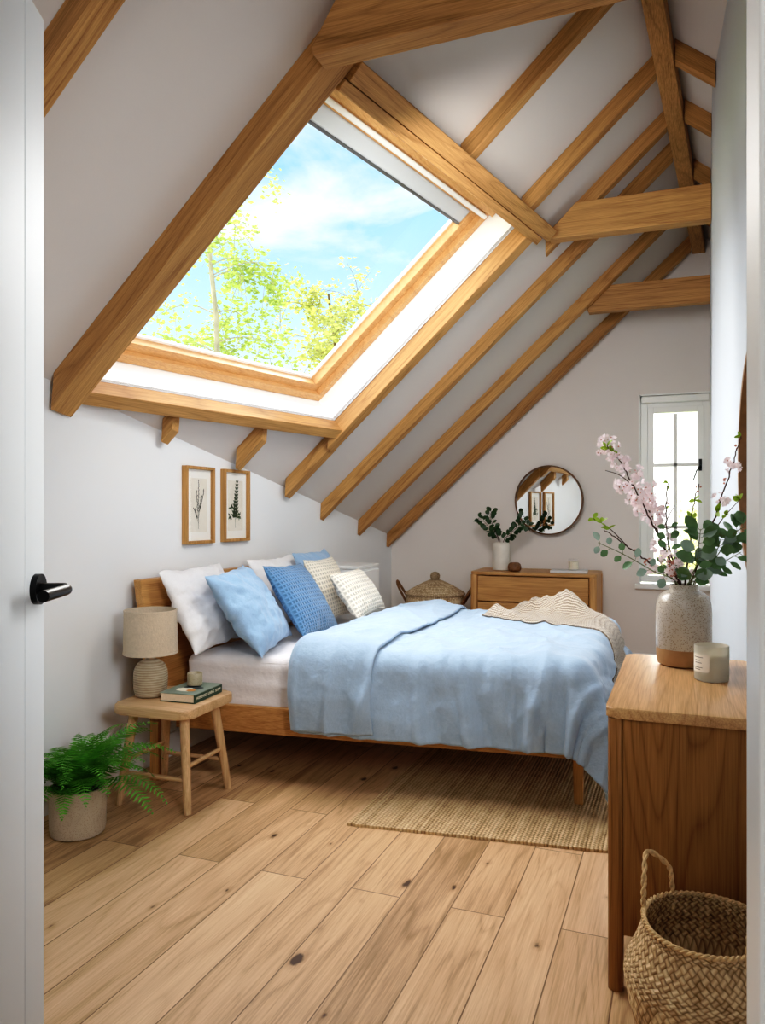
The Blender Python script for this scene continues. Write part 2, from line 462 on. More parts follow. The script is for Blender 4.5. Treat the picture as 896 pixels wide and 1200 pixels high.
def glass(name, fac=.06, tint=(1,1,1,1)):
    t = NT(name)
    a = t.n('ShaderNodeBsdfTransparent'); a.inputs[0].default_value = tint
    g = t.n('ShaderNodeBsdfGlossy'); g.inputs['Roughness'].default_value = .02
    mx = t.n('ShaderNodeMixShader'); mx.inputs[0].default_value = fac
    t.l(a.outputs[0], mx.inputs[1]); t.l(g.outputs[0], mx.inputs[2]); t.l(mx.outputs[0], t.out.inputs[0]); return t.m
M['glass'] = glass('window_glass', .04)
M['frameglass'] = glass('picture_glass', .05)
t = NT('candle_glass'); b = t.bsdf(Base_Color=lin((232,228,214)), Roughness=.3); b.inputs['Transmission Weight'].default_value = .55; b.inputs['IOR'].default_value = 1.2; M['candleglass'] = t.m
t = NT('mirror_silver'); t.bsdf(Base_Color=(.88,.9,.88,1), Metallic=1.0, Roughness=.01); M['mirror'] = t.m

# ------------------------------------------------------------------ room geometry
XL, YF, YN = -2.65, 7.0, .42
def ceil_z(x, y): return 1.12 + .93*(x + 2.65 - (y-7)*.2041)
def ridge_x(y): return .12 + .0867*(y-7)
def ridge_z(y): return ceil_z(ridge_x(y), y)
def xr(y): return .15 + .0561*(4.7-y) if y < 4.7 else .15 + .055*(y-4.7)/2.3
RS = .8
def rceil_z(x, y): return ridge_z(y) - RS*(x - ridge_x(y))
N = V((-.675,.138,.725)).normalized()
SD = V((1,0,.93)).normalized()
WD = N.cross(SD).normalized()
def cp(x, y, off=0): return V((x, y, ceil_z(x, y))) + N*off
SX = SD.x
def rp(y0, s, off=0):
    """roof coordinates: y0 = rafter line, s = distance up the slope from the left end of that line's frame"""
    x = -2.65 + .2041*(y0-7) + SX*s
    return cp(x, y0, off)

# floor
bm = B(); box(bm, -2.9, .6, -1.6, 7.2, -.06, 0); structure('floor', bm, M['floor'])

# left wall
bm = B(); T = .15
ys = [YN-.12, 2.0, 4.0, 7.15]
for a, b2 in zip(ys, ys[1:]):
    hexa(bm, [(XL-T,a,0),(XL,a,0),(XL,b2,0),(XL-T,b2,0),(XL-T,a,ceil_z(XL-T,a)),(XL,a,ceil_z(XL,a)),(XL,b2,ceil_z(XL,b2)),(XL-T,b2,ceil_z(XL-T,b2))])
structure('wall_left', bm, M['wall'])

# far gable wall with the casement opening
WX0, WX1, WZ0, WZ1 = -.363, .19, .72, 2.365
WXO = .22
TF = .16
bm = B()
def wallquad(pts):
    prism(bm, pts, YF, YF+TF, 'y')
top = lambda x: ceil_z(x, YF) if x < ridge_x(YF) else rceil_z(x, YF)
xe = .45
wallquad([(XL,0),(WX0,0),(WX0,top(WX0)),(XL,top(XL))])
wallquad([(WX0,0),(WXO,0),(WXO,WZ0),(WX0,WZ0)])
wallquad([(WX0,WZ1),(WXO,WZ1),(WXO,top(WXO)),(ridge_x(YF),top(ridge_x(YF))),(WX0,top(WX0))])
wallquad([(WXO,0),(xe,0),(xe,top(xe)),(WXO,top(WXO))])
structure('wall_far', bm, M['wall_far'])

# right wall (two runs)
bm = B()
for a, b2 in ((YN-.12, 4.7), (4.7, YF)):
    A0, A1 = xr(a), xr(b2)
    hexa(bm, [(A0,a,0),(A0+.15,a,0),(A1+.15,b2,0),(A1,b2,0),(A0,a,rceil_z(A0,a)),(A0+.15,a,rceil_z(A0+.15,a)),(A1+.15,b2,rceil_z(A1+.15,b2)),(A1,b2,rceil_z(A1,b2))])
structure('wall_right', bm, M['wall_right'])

# near wall with the doorway the camera looks through
DX0, DX1, DZ = -.70, .0298, 2.14
bm = B()
def nw(pts): prism(bm, pts, YN-.12, YN, 'y')
tn = lambda x: (ceil_z(x, YN) if x < ridge_x(YN) else rceil_z(x, YN))
nw([(XL,0),(DX0,0),(DX0,tn(DX0)),(XL,tn(XL))])
nw([(DX0,DZ),(DX1+.03,DZ),(DX1+.03,tn(DX1+.03)),(ridge_x(YN),tn(ridge_x(YN))),(DX0,tn(DX0))])
nw([(DX1+.03,0),(xr(YN),0),(xr(YN),tn(xr(YN))),(DX1+.03,tn(DX1+.03))])
structure('wall_near', bm, M['wall'])
# door lining (right jamb with stop) and casing
bm = B()
box(bm, DX1, DX1+.04, YN-.06, YN+.012, 0, DZ, .0015)
box(bm, DX1+.0045, DX1+.04, YN-.135, YN-.0605, 0, DZ, .0015)
box(bm, DX0-.02, DX1+.02, YN-.135, YN+.012, DZ-.004, DZ+.02, .002)
structure('trim_1', bm, M['gloss_white'])

# unseen landing behind the doorway, enclosed to keep sky light off the jamb
HYB = -1.55
bm = B(); box(bm, -1.25, -1.15, HYB, YN-.12, 0, 2.45); structure('wall_landing_left', bm, M['wall'])
bm = B(); box(bm, .55, .6, HYB, YN-.12, 0, 2.45); structure('wall_landing_right', bm, M['wall'])
bm = B(); box(bm, -1.25, .6, HYB-.05, HYB, 0, 2.45); structure('wall_landing_back', bm, M['wall'])
bm = B(); box(bm, -1.25, .6, HYB-.05, YN-.1205, 2.45, 2.5); structure('ceiling_landing', bm, M['ceil'])

# left roof slope with the skylight hole
HY0, HY1, HS0, HS1 = 2.79, 4.717, 1.25, 2.93
bm = B()
def s_wall(y): return -.2041*(y-7)/SX
def s_ridge(y): return (ridge_x(y) + 2.65 - .2041*(y-7))/SX
def cq(ya, yb, fa, fb):
    poly(bm, [rp(ya, fa(ya)), rp(yb, fa(yb)), rp(yb, fb(yb)), rp(ya, fb(ya))])
k0 = lambda y: HS0; k1 = lambda y: HS1; sw = lambda y: s_wall(y)-.12
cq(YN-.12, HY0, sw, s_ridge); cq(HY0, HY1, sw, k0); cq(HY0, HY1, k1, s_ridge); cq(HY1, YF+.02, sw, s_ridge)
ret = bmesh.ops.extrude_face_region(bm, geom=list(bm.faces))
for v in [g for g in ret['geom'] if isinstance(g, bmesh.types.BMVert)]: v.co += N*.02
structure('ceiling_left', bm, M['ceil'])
bm = B()
ya, yb = YN-.12, YF+.02
poly(bm, [(ridge_x(ya),ya,ridge_z(ya)),(ridge_x(yb),yb,ridge_z(yb)),(.75,yb,rceil_z(.75,yb)),(.75,ya,rceil_z(.75,ya))])
ret = bmesh.ops.extrude_face_region(bm, geom=list(bm.faces))
for v in [g for g in ret['geom'] if isinstance(g, bmesh.types.BMVert)]: v.co += V((.01,0,.02))
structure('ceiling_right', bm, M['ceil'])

# baseboards
bm = B(); box(bm, XL, XL+.016, YN, 7.0, 0, .13, .004); structure('baseboard_left', bm, M['gloss_white'])
bm = B(); box(bm, XL+.016, .2, YF-.016, YF, 0, .13, .004); structure('baseboard_far', bm, M['gloss_white'])
bm = B()
hexa(bm, [(xr(YN)-.016,YN,0),(xr(YN),YN,0),(xr(4.7),4.7,0),(xr(4.7)-.016,4.7,0),(xr(YN)-.016,YN,.13),(xr(YN),YN,.13),(xr(4.7),4.7,.13),(xr(4.7)-.016,4.7,.13)])
structure('baseboard_right', bm, M['gloss_white'])

# ------------------------------------------------------------------ skylight (window_1)
bm = B()
RH = .24
# splayed white reveal: inner (ceiling) edge -> outer edge
def hole(y0, y1, s0, s1, off): return [rp(y0,s0,off), rp(y1,s0,off), rp(y1,s1,off), rp(y0,s1,off)]
# perpendicular offset shifts y by off*N.y : keep the hole square to the roof
lo = hole(HY0, HY1, HS0, HS1, -.002); hi = hole(HY0, HY1, HS0, HS1, RH)
vs0 = [bm.verts.new(p) for p in lo]; vs1 = [bm.verts.new(p) for p in hi]
for i in range(4): bm.faces.new((vs0[i], vs0[(i+1)%4], vs1[(i+1)%4], vs1[i]))
win = structure('window_1', bm, M['reveal'])
def ring_frame(name, y0, y1, s0, s1, wy, ws, o0, o1, mat, parent, bev=.003, wtop=None):
    """four mitred-looking boards round an opening in the roof plane"""
    bm = B(); wt = ws if wtop is None else wtop
    def bar(ya, yb, sa, sb):
        pts = [rp(ya,sa,o0), rp(yb,sa,o0), rp(yb,sb,o0), rp(ya,sb,o0), rp(ya,sa,o1), rp(yb,sa,o1), rp(yb,sb,o1), rp(ya,sb,o1)]
        hexa(bm, pts, bev)
    bar(y0, y1, s0, s0+ws); bar(y0, y1, s1-wt, s1)
    bar(y0, y0+wy, s0+ws, s1-wt); bar(y1-wy, y1, s0+ws, s1-wt)
    return obj(name, bm, mat, parent, False)
ring_frame('window_frame', HY0+.004, HY1-.004, HS0+.004, HS1-.004, .05, .05, .185, .26, M['pineY'], win)
sash = ring_frame('sash', HY0+.045, HY1-.045, HS0+.045, HS1-.045, .065, .06, .225, .30, M['pineY'], win)
ring_frame('glazing_bead', HY0+.105, HY1-.105, HS0+.1, HS1-.1, .02, .02, .285, .305, M['reveal'], sash, .001)
bm = B(); poly(bm, hole(HY0+.11, HY1-.11, HS0+.105, HS1-.105, .296)); obj('pane', bm, M['glass'], sash, False)
# roller blind cassette, white pull rod and ventilation rail along the top
def roofbar(name, ya, yb, sa, sb, o0, o1, mat, parent, bev=.004):
    bm = B(); hexa(bm, [rp(ya,sa,o0), rp(yb,sa,o0), rp(yb,sb,o0), rp(ya,sb,o0), rp(ya,sa,o1), rp(yb,sa,o1), rp(yb,sb,o1), rp(ya,sb,o1)], bev)
    return obj(name, bm, mat, parent, False)
bl = roofbar('roller_blind', HY0+.11, HY1-.112, HS1-.20, HS1-.105, .235, .285, M['alu'], win, .012)
roofbar('blind_bar', HY0+.11, HY1-.112, HS1-.215, HS1-.198, .235, .265, M['grey_metal'], bl, .004)
roofbar('pull_rod', HY0+.06, HY1-.03, HS1-.092, HS1-.062, .17, .195, M['white_rod'], win, .008)
roofbar('ventilation_rail', HY0+.05, HY1-.02, HS1-.05, HS1-.012, .15, .185, M['pineY'], win, .004)

# ------------------------------------------------------------------ timbers
def rafter(name, label, y, xa, xb, wid, dep, group=None, mat='beamX', cat='roof beam', plane='L', plumb0=True):
    """beam under the slope at constant y from world x = xa to xb"""
    if plane == 'L': n, sd, P = N, SD, (lambda x: cp(x, y))
    else:
        n = V((RS, -(ridge_z(7)-ridge_z(6)) + 0*RS, 1)).normalized()
        sd = V((1,0,-RS)).normalized(); n = (n - sd*n.dot(sd)).normalized()
        P = lambda x: V((x, y, rceil_z(x, y)))
    p0 = P(xa); w = n.cross(sd).normalized()
    L = (xb-xa)/sd.x
    def lx(base, yy, zz): return base - (yy*w.x + zz*n.x)/sd.x
    bm = B(); pts = []
    for zz in (-dep, -.001):
        for (b0, yy) in ((0,-wid/2),(L,-wid/2),(L,wid/2),(0,wid/2)):
            pts.append((lx(b0, yy, zz), yy, zz))
    hexa(bm, pts, .004, 2)
    o = obj(name, bm, M[mat], None, False)
    mm = Matrix((( sd.x, w.x, n.x, p0.x),(sd.y, w.y, n.y, p0.y),(sd.z, w.z, n.z, p0.z),(0,0,0,1)))
    o.matrix_world = mm
    return tag(o, label, cat, group, 'thing')

XW = XL+.002
def x_at(y, s): return -2.65 + .2041*(y-7) + SX*s
def x_rl(y): return ridge_x(y) - .052
GR = 'oak rafters of the roof slope'
RW, RD = .06, .095
rafter('rafter', 'short oak rafter stub under the skylight, above and left of both framed prints', 3.43, XW+.05, x_at(3.43,1.165), RW, RD, GR)
rafter('rafter', 'short oak rafter stub under the skylight, directly above the second framed print', 4.12, XW+.075, x_at(4.12,1.165), RW, RD, GR)
rafter('rafter', 'oak rafter piece running from the wall up to the lower right skylight corner', 4.815, XW+.045, x_at(4.815,1.165), .08, RD, GR)
rafter('rafter', 'full length oak rafter next beyond the skylight', 5.46, XW, x_rl(5.46), RW, RD, GR)
rafter('rafter', 'full length oak rafter that the lower short tie beam joins', 6.2, XW, x_rl(6.2), RW, RD, GR)
rafter('rafter', 'last oak rafter, lying against the far gable wall', 6.9, XW, x_rl(6.9), RW, RD, GR)
rafter('rafter', 'oak rafter between the skylight top and the ridge, nearest the big tie beam', 3.8, x_at(3.8,3.075), x_rl(3.8), RW, RD, GR)
rafter('rafter', 'oak rafter above the skylight, second along from the big tie beam', 4.57, x_at(4.57,3.075), x_rl(4.57), RW, RD, GR)
rafter('rafter', 'oak rafter rising from behind the middle tie beam to the ridge', 5.1, x_at(5.1,3.0), x_rl(5.1), RW, RD, GR)
rafter('rafter', 'oak rafter on the bare slope by the door, before the skylight', 1.88, XW, x_rl(1.88), .085, .11, GR)
for y, lb in ((3.72,'short oak rafter right of the ridge, nearest the camera'),(4.5,'short oak rafter right of the ridge, second one back from the camera'),
              (5.05,'short oak rafter right of the ridge, just before the middle tie beam'),(5.75,'short oak rafter right of the ridge, just behind the middle tie beam'),
              (6.4,'tiny oak rafter right of the ridge near the gable')):
    rafter('rafter', lb, y, ridge_x(y)+.052, xr(y)-.002, RW, RD, 'oak rafters right of the ridge', plane='R')

# trimmers beside the skylight
tl = rafter('trimmer_beam', 'broad oak trimmer beam along the near edge of the skylight', 2.718, XW+.03, x_rl(2.718), .125, .125)
bm = B()
tr = rafter('trimmer_beam', 'oak trimmer beam along the far edge of the skylight, sunlit on its inner side', 4.772, x_at(4.772,1.17), x_at(4.772,3.05), .1, .11)
# second board of the near trimmer (a child with its own joint line)
def roofbeam(name, label, ya, yb, sa, sb, o0, o1, parent=None, mat='beamX', bev=.004):
    a = rp(ya,(sa+sb)/2,o1); d = (rp(yb,(sa+sb)/2,o1)-a); L = d.length; d.normalize()
    n = N; w = n.cross(d).normalized()
    bm = B(); hexa(bm, [(0,-(sb-sa)/2,o0-o1),(L,-(sb-sa)/2,o0-o1),(L,(sb-sa)/2,o0-o1),(0,(sb-sa)/2,o0-o1),(0,-(sb-sa)/2,0),(L,-(sb-sa)/2,0),(L,(sb-sa)/2,0),(0,(sb-sa)/2,0)], bev)
    o = obj(name, bm, M[mat], None, False)
    mm = Matrix(((d.x,w.x,n.x,a.x),(d.y,w.y,n.y,a.y),(d.z,w.z,n.z,a.z),(0,0,0,1)))
    o.matrix_world = mm
    if parent: o.parent = parent; o.matrix_parent_inverse = parent.matrix_world.inverted()
    else: tag(o, label, 'roof beam', None, 'thing')
    return o
roofbeam('header_beam', 'horizontal oak header beam along the bottom edge of the skylight', 2.786, 4.80, 1.17, 1.248, -.1, -.001)
ht = roofbeam('header_beam', 'horizontal oak header beam along the top edge of the skylight', 2.786, 4.9, 2.985, 3.07, -.145, -.002)
bpy.context.view_layer.update()
roofbeam('header_board', None, 2.786, 4.84, 2.93, 2.981, -.135, -.002, ht)

# ridge beam
bm = B(); ya, yb = YN+.005, YF-.005
def rb(y, dx, dz): return (ridge_x(y)+dx, y, ridge_z(y)+dz)
hexa(bm, [rb(ya,-.05,-.19),rb(ya,.05,-.19),rb(yb,.05,-.17),rb(yb,-.05,-.17),rb(ya,-.05,-.06),rb(ya,.05,-.06),rb(yb,.05,-.06),rb(yb,-.05,-.06)], .004)
tag(obj('ridge_beam', bm, M['beamY'], None, False), 'long oak ridge beam running under the roof apex', 'roof beam', None, 'thing')

# tie beams
def tie(label, y0, y1, xl, zb, zt, xe, cut=.0):
    bm = B()
    ym = (y0+y1)/2
    def xc(z, off): # x on the slope at height z, a little under the plaster
        return (z-1.12)/.93 - 2.65 + (y1-7)*.2041 + off
    prism(bm, [(xl,zb),(xe-.004,zb),(xe-.004,zt),(max(xc(zt,.07),xl+.02),zt),(xl-.012,zb+.03)], y0, y1, 'y', .004)
    return tag(obj('tie_beam', bm, M['beamX'], None, False), label, 'roof beam', 'oak tie beams', 'thing')
tie('big oak tie beam crossing the top of the picture near the camera', 2.545, 2.65, -1.27, 3.035, 3.28, xr(2.6))
tie('middle oak tie beam from the skylight top corner to the white wall', 4.945, 5.045, -.80, 3.09, 3.30, xr(5.0))
tie('small oak tie beam in front of the far gable wall', 6.235, 6.325, -.70, 2.925, 3.125, xr(6.28))

# ------------------------------------------------------------------ casement window_2
bm = B()
yb0, yb1 = YF+.06, YF+.11
# deep white lining boards
box(bm, WX0, WX0+.012, YF-.006, YF+.15, WZ0, WZ1)
box(bm, WX0, WXO, YF-.006, YF+.15, WZ1-.012, WZ1)
box(bm, WXO-.012, WXO, YF-.006, YF+.15, WZ0, WZ1)
w2 = structure('window_2', bm, M['gloss_white'])
def rect_frame(name, x0, x1, z0, z1, w, y0, y1, mat, parent, bev=.003, wt=None):
    bm = B(); wt = wt or w
    box(bm, x0, x0+w, y0, y1, z0, z1, bev); box(bm, x1-w, x1, y0, y1, z0, z1, bev)
    box(bm, x0+w, x1-w, y0, y1, z0, z0+w, bev); box(bm, x0+w, x1-w, y0, y1, z1-wt, z1, bev)
    return obj(name, bm, mat, parent, False)
rect_frame('window_frame', WX0+.012, WXO-.012, WZ0+.02, WZ1-.012, .06, yb0, yb1, M['gloss_white'], w2, wt=.10)
cs = rect_frame('sash', WX0+.073, WXO-.06, WZ0+.09, WZ1-.11, .05, yb0-.012, yb1-.01, M['gloss_white'], w2)
bm = B()
mx = (WX0+.073 + WXO-.06)/2
box(bm, mx-.014, mx+.014, yb0-.005, yb1-.02, WZ0+.15, WZ1-.17, .002)
for zz in (1.22, 1.755): box(bm, WX0+.123, WXO-.11, yb0-.005, yb1-.02, zz-.014, zz+.014, .002)
obj('glazing_bars', bm, M['gloss_white'], cs, False)
bm = B(); poly(bm, [(WX0+.118,yb0+.02,WZ0+.135),(WXO-.105,yb0+.02,WZ0+.135),(WXO-.105,yb0+.02,WZ1-.155),(WX0+.118,yb0+.02,WZ1-.165)])
obj('pane', bm, M['glass'], cs, False)
bm = B(); hx = WXO-.088
box(bm, hx-.012, hx+.012, yb0-.022, yb0-.012, 1.70, 1.80, .003)
tube(bm, [(hx,yb0-.022,1.745),(hx,yb0-.045,1.745),(hx-.03,yb0-.05,1.70),(hx-.055,yb0-.05,1.62)], [.007,.007,.006,.005], 8)
obj('window_handle', bm, M['black'], cs)
bm = B(); box(bm, WX0-.03, WXO, YF-.05, YF+.15, WZ0-.03, WZ0+.012, .005); obj('window_sill', bm, M['gloss_white'], w2, False)
bm = B(); box(bm, WX0+.02, WXO-.014, YF+.012, YF+.05, WZ1-.075, WZ1-.014, .012, 3); obj('roller_blind', bm, M['gloss_white'], w2, False)

# ------------------------------------------------------------------ open door on the left (door_1)
D = V((-.423,.906,0)); P = V((-.954,.925,0)); DW = .62
hinge = P - D*DW
ang = math.atan2(D.y, D.x)
DTOP = 2.125
bm = B(); th = .036
edges = [0, .14, .28, .42, DW-.075, DW]
for xa_, xb_ in zip(edges, edges[1:]):
    box(bm, xa_+.0006, xb_-.0006, -th/2, th/2, .005, DTOP, .0025)
box(bm, .002, DW-.002, -th/2+.004, th/2-.004, .007, DTOP-.002)
door = structure('door_1', bm, M['door'])
door.location = hinge; door.rotation_euler = (0,0,ang)
bm = B()
hx, hz, fy = DW-.036, 1.232, -th/2
def disc_y(bm, x, y0, y1, z, r, n=32): tube(bm, [(x,y0,z),(x,y1,z)], r, n)
disc_y(bm, hx, fy, fy-.009, hz, .0235)
ro = obj('handle', bm, M['black'], door)
bm = B()
tube(bm, [(hx,fy-.009,hz),(hx,fy-.045,hz)], .0095, 16)
tube(bm, curve_pts([(hx,fy-.040,hz),(hx-.006,fy-.048,hz),(hx-.03,fy-.05,hz),(hx-.105,fy-.05,hz)],6), .0085, 16)
obj('lever', bm, M['black'], ro)

# ------------------------------------------------------------------ bed
TAN = math.tan(math.radians(6.3))
def by(x, v): return 3.31 + v + (x+2.5)*TAN           # bed coordinates -> world y
BW = 1.56                                             # outer width of the frame
def bedbox(bm, x0, x1, v0, v1, z0, z1, bev=.005):
    hexa(bm, [(x0,by(x0,v0),z0),(x1,by(x1,v0),z0),(x1,by(x1,v1),z0),(x0,by(x0,v1),z0),(x0,by(x0,v0),z1),(x1,by(x1,v0),z1),(x1,by(x1,v1),z1),(x0,by(x0,v1),z1)], bev)
bed = thing('bed', 'oak double bed frame with panel headboard against the white wall', 'bed')
XF = -.39
bm = B()
hy0, hy1 = 3.17, 4.87
# leaning headboard board
prism(bm, [(-2.50,.30),(-2.455,.30),(-2.555,1.005),(-2.602,1.005)], hy0, hy1, 'y', .006)
obj('headboard', bm, M['honeyY'], bed, False)
for yy in (hy0+.03, hy1-.03):
    bm = B(); prism(bm, [(-2.505,0),(-2.455,0),(-2.452,.299),(-2.503,.299)], yy-.025, yy+.025, 'y', .004); obj('leg', bm, M['honeyZ'], bed, False)
for v0 in (0, BW-.035):
    bm = B(); bedbox(bm, -2.45, XF, v0, v0+.035, .235, .37); obj('side_rail', bm, M['honeyX'], bed, False)
bm = B(); bedbox(bm, XF-.035, XF-.0005, .036, BW-.036, .235, .37); obj('foot_rail', bm, M['honeyY'], bed, False)
for v0 in (.012, BW-.062):
    bm = B(); x0 = XF-.085
    hexa(bm, [(x0+.008,by(x0,v0+.045),.0135),(x0+.048,by(x0,v0+.045),.0135),(x0+.048,by(x0,v0+.085),.0135),(x0+.008,by(x0,v0+.085),.0135),
              (x0,by(x0,v0+.036),.30),(x0+.05,by(x0,v0+.036),.30),(x0+.05,by(x0,v0+.086),.30),(x0,by(x0,v0+.086),.30)] if v0 < .5 else
             [(x0+.008,by(x0,v0-.035),.0135),(x0+.048,by(x0,v0-.035),.0135),(x0+.048,by(x0,v0+.005),.0135),(x0+.008,by(x0,v0+.005),.0135),
              (x0,by(x0,v0-.026),.30),(x0+.05,by(x0,v0-.026),.30),(x0+.05,by(x0,v0+.025),.30),(x0,by(x0,v0+.025),.30)], .004)
    obj('leg', bm, M['honeyZ'], bed, False)
bm = B()
for k in range(12):
    x = -2.3+k*.165; bedbox(bm, x, x+.07, .036, BW-.036, .30, .318, .002)
obj('slats', bm, M['paleY'], bed, False)

# mattress
MV0, MV1, MX0, MX1, MZ0, MZ1 = .03, BW-.03, -2.415, -.43, .319, .615
bm = B()
bedbox(bm, MX0, MX1, MV0, MV1, MZ0, MZ1, 0)
bmesh.ops.bevel(bm, geom=list(bm.edges), offset=.045, segments=5, affect='EDGES', profile=.5)
bmesh.ops.subdivide_edges(bm, edges=list(bm.edges), cuts=10, use_grid_fill=True)
for v in bm.verts:
    side = 1 if v.co.z < MZ1-.03 else .4
    w = fbm((v.co.x*4, v.co.y*4, v.co.z*9), 4)*.007*side + .006*math.sin(v.co.z*70+fbm((v.co.x*3,v.co.y*3,0),3)*3)*side*.5
    v.co += V((0,-1 if v.co.y < by(v.co.x,BW/2) else 1,0))*w*(side==1) + V((0,0,w*.5))
mt = obj('mattress', bm, M['sheet'], None, True, 60)
tag(mt, 'mattress in a white fitted sheet on the oak bed frame', 'mattress')

# pillows
def pillow(name, label, w, h, t, mat, base, yaw, lean, group=None, seed=0, roll=0, n=56, wr=.016, cell=0, sag=0):
    """base: middle of the lower edge; faces +x turned by yaw; lean: radians back from vertical"""
    bm = B(); uvl = bm.loops.layers.uv.verify()
    rng = seed*7.7
    def pt(u, v, side):
        x = w/2*u*(1-.075*(1-abs(v)**2.2)*abs(u)); y = h/2*v*(1-.075*(1-abs(u)**2.2)*abs(v))
        prof = max(0,(1-abs(u)**2.6))*max(0,(1-abs(v)**2.6))
        z = t/2*prof**.55
        rad = math.hypot(u, v); a = math.atan2(v, u)
        wrk = fbm((u*2.2+rng, v*2.2, side*3+rng), 4)*wr + wr*.8*noise.noise(V((a*5+rng, rad*1.3, side)))*min(1,rad)
        edge = min(1, prof*6)
        z = z*side + wrk*edge
        y -= sag*(1-abs(u)**2)*(1+v)/2*h
        x += wr*.8*fbm((v*3+rng,u,5),2)*abs(u); y += wr*.8*fbm((u*3+rng,v,9),2)*abs(v)
        return V((x, y, z))
    grids = []
    for side in (1,-1):
        g = []
        for i in range(n+1):
            row = []
            for j in range(n+1):
                u = -1+2*i/n; v = -1+2*j/n
                u = math.sin(u*PI/2)*.35+u*.65; v = math.sin(v*PI/2)*.35+v*.65
                if side == -1 and (i in (0,n) or j in (0,n)): row.append(grids[0][i][j])
                else: row.append(bm.verts.new(pt(u,v,side)))
            g.append(row)
        grids.append(g)
        for i in range(n):
            for j in range(n):
                q = (g[i][j],g[i+1][j],g[i+1][j+1],g[i][j+1]); uq = ((i,j),(i+1,j),(i+1,j+1),(i,j+1))
                f = bm.faces.new(q if side==1 else q[::-1])
                for l, k in zip(f.loops, uq if side==1 else uq[::-1]): l[uvl].uv = (k[0]/n*w/.5, k[1]/n*h/.5)
    o = obj(name, bm, mat, None, True, 80)
    facing = V((math.cos(yaw), math.sin(yaw), 0)); wd = V((-facing.y, facing.x, 0))
    up = V((0,0,1))*math.cos(lean) - facing*math.sin(lean); nz = wd.cross(up)
    if roll:
        wd, up = wd*math.cos(roll)+up*math.sin(roll), up*math.cos(roll)-wd*math.sin(roll)
    c = V(base) + up*h/2
    o.matrix_world = Matrix(((wd.x,up.x,nz.x,c.x),(wd.y,up.y,nz.y,c.y),(wd.z,up.z,nz.z,c.z),(0,0,0,1)))
    return tag(o, label, 'cushion' if 'cushion' in name else 'pillow', group)
R_ = math.radians
pillow('pillow', 'white linen pillow nearest the lamp, leaning on the headboard', .66, .47, .17, M['whitelinen'], (-2.29,3.54,.635), R_(6), R_(27), seed=1)
pillow('pillow', 'white pillow behind the waffle cushions, at the far headboard', .62, .47, .16, M['whitelinen'], (-2.31,4.42,.635), R_(0), R_(26), seed=2)
pillow('pillow', 'pale blue linen pillow in front of the white pillow', .62, .50, .18, M['bluepillow'], (-2.02,3.63,.632), R_(13), R_(36), seed=3, roll=R_(2))
pillow('pillow', 'pale blue pillow barely showing behind the cream cushions', .5, .46, .15, M['bluepillow'], (-2.20,4.72,.665), R_(0), R_(24), seed=8)
pillow('scatter_cushion', 'dark blue waffle weave square cushion', .50, .48, .15, M['wafflenavy'], (-1.96,4.05,.64), R_(3), R_(34), seed=4, wr=.006, roll=R_(-2))
pillow('scatter_cushion', 'cream waffle cushion standing behind its twin', .46, .42, .14, M['wafflecream'], (-2.08,4.55,.66), R_(2), R_(22), seed=5, wr=.005)
pillow('scatter_cushion', 'cream waffle oblong cushion lying against the blue duvet fold', .54, .34, .15, M['wafflecream'], (-1.83,4.52,.695), R_(4), R_(36), seed=6, wr=.005)

# duvet: one sheet turned back on itself and draped over the mattress
TX, TV0, TV1, TZ = -.42, -.012, BW+.012, .635      # mattress top rectangle used by the drape
def drape(a, v, h, r0=.055):
    """a: world x along the bed, v: across the bed (flat cloth coordinates), h: height above the base surface"""
    dx = max(0, a-(TX-r0)); dv = 0; sv = 0
    if v < TV0+r0: dv = TV0+r0-v; sv = -1
    elif v > TV1-r0: dv = v-(TV1-r0); sv = 1
    d = math.hypot(dx, dv)
    a0 = min(a, TX-r0); v0 = min(max(v, TV0+r0), TV1-r0)
    if d < 1e-9:
        return V((a0, by(a0,v0), TZ+h)), V((0,0,1)), 0
    ux, uv = dx/d, sv*dv/d
    r = r0
    arc = r*PI/2
    if d < arc:
        t = d/r; out = r*math.sin(t); z = TZ - r*(1-math.cos(t)); nrm = V((ux*math.sin(t), uv*math.sin(t), math.cos(t)))
    else:
        dd = d-arc; out = r + dd*(.05+.5*abs(ux*uv)); z = TZ - r - dd; nrm = V((ux, uv, .05))
    nrm.normalize()
    x = a0 + ux*out; vv = v0 + uv*out
    p = V((x, by(x,vv), z)) + nrm*h
    return p, nrm, d
FA0, FA1 = -1.78, -1.36      # turned-back flap: fold line, hem
OVN, OVF, OVT = .305, .36, .36  # overhangs: near, foot, far
def ridged(x, y, z): return (1-min(1, abs(noise.noise(V((x, y, z))))*2.2))**2
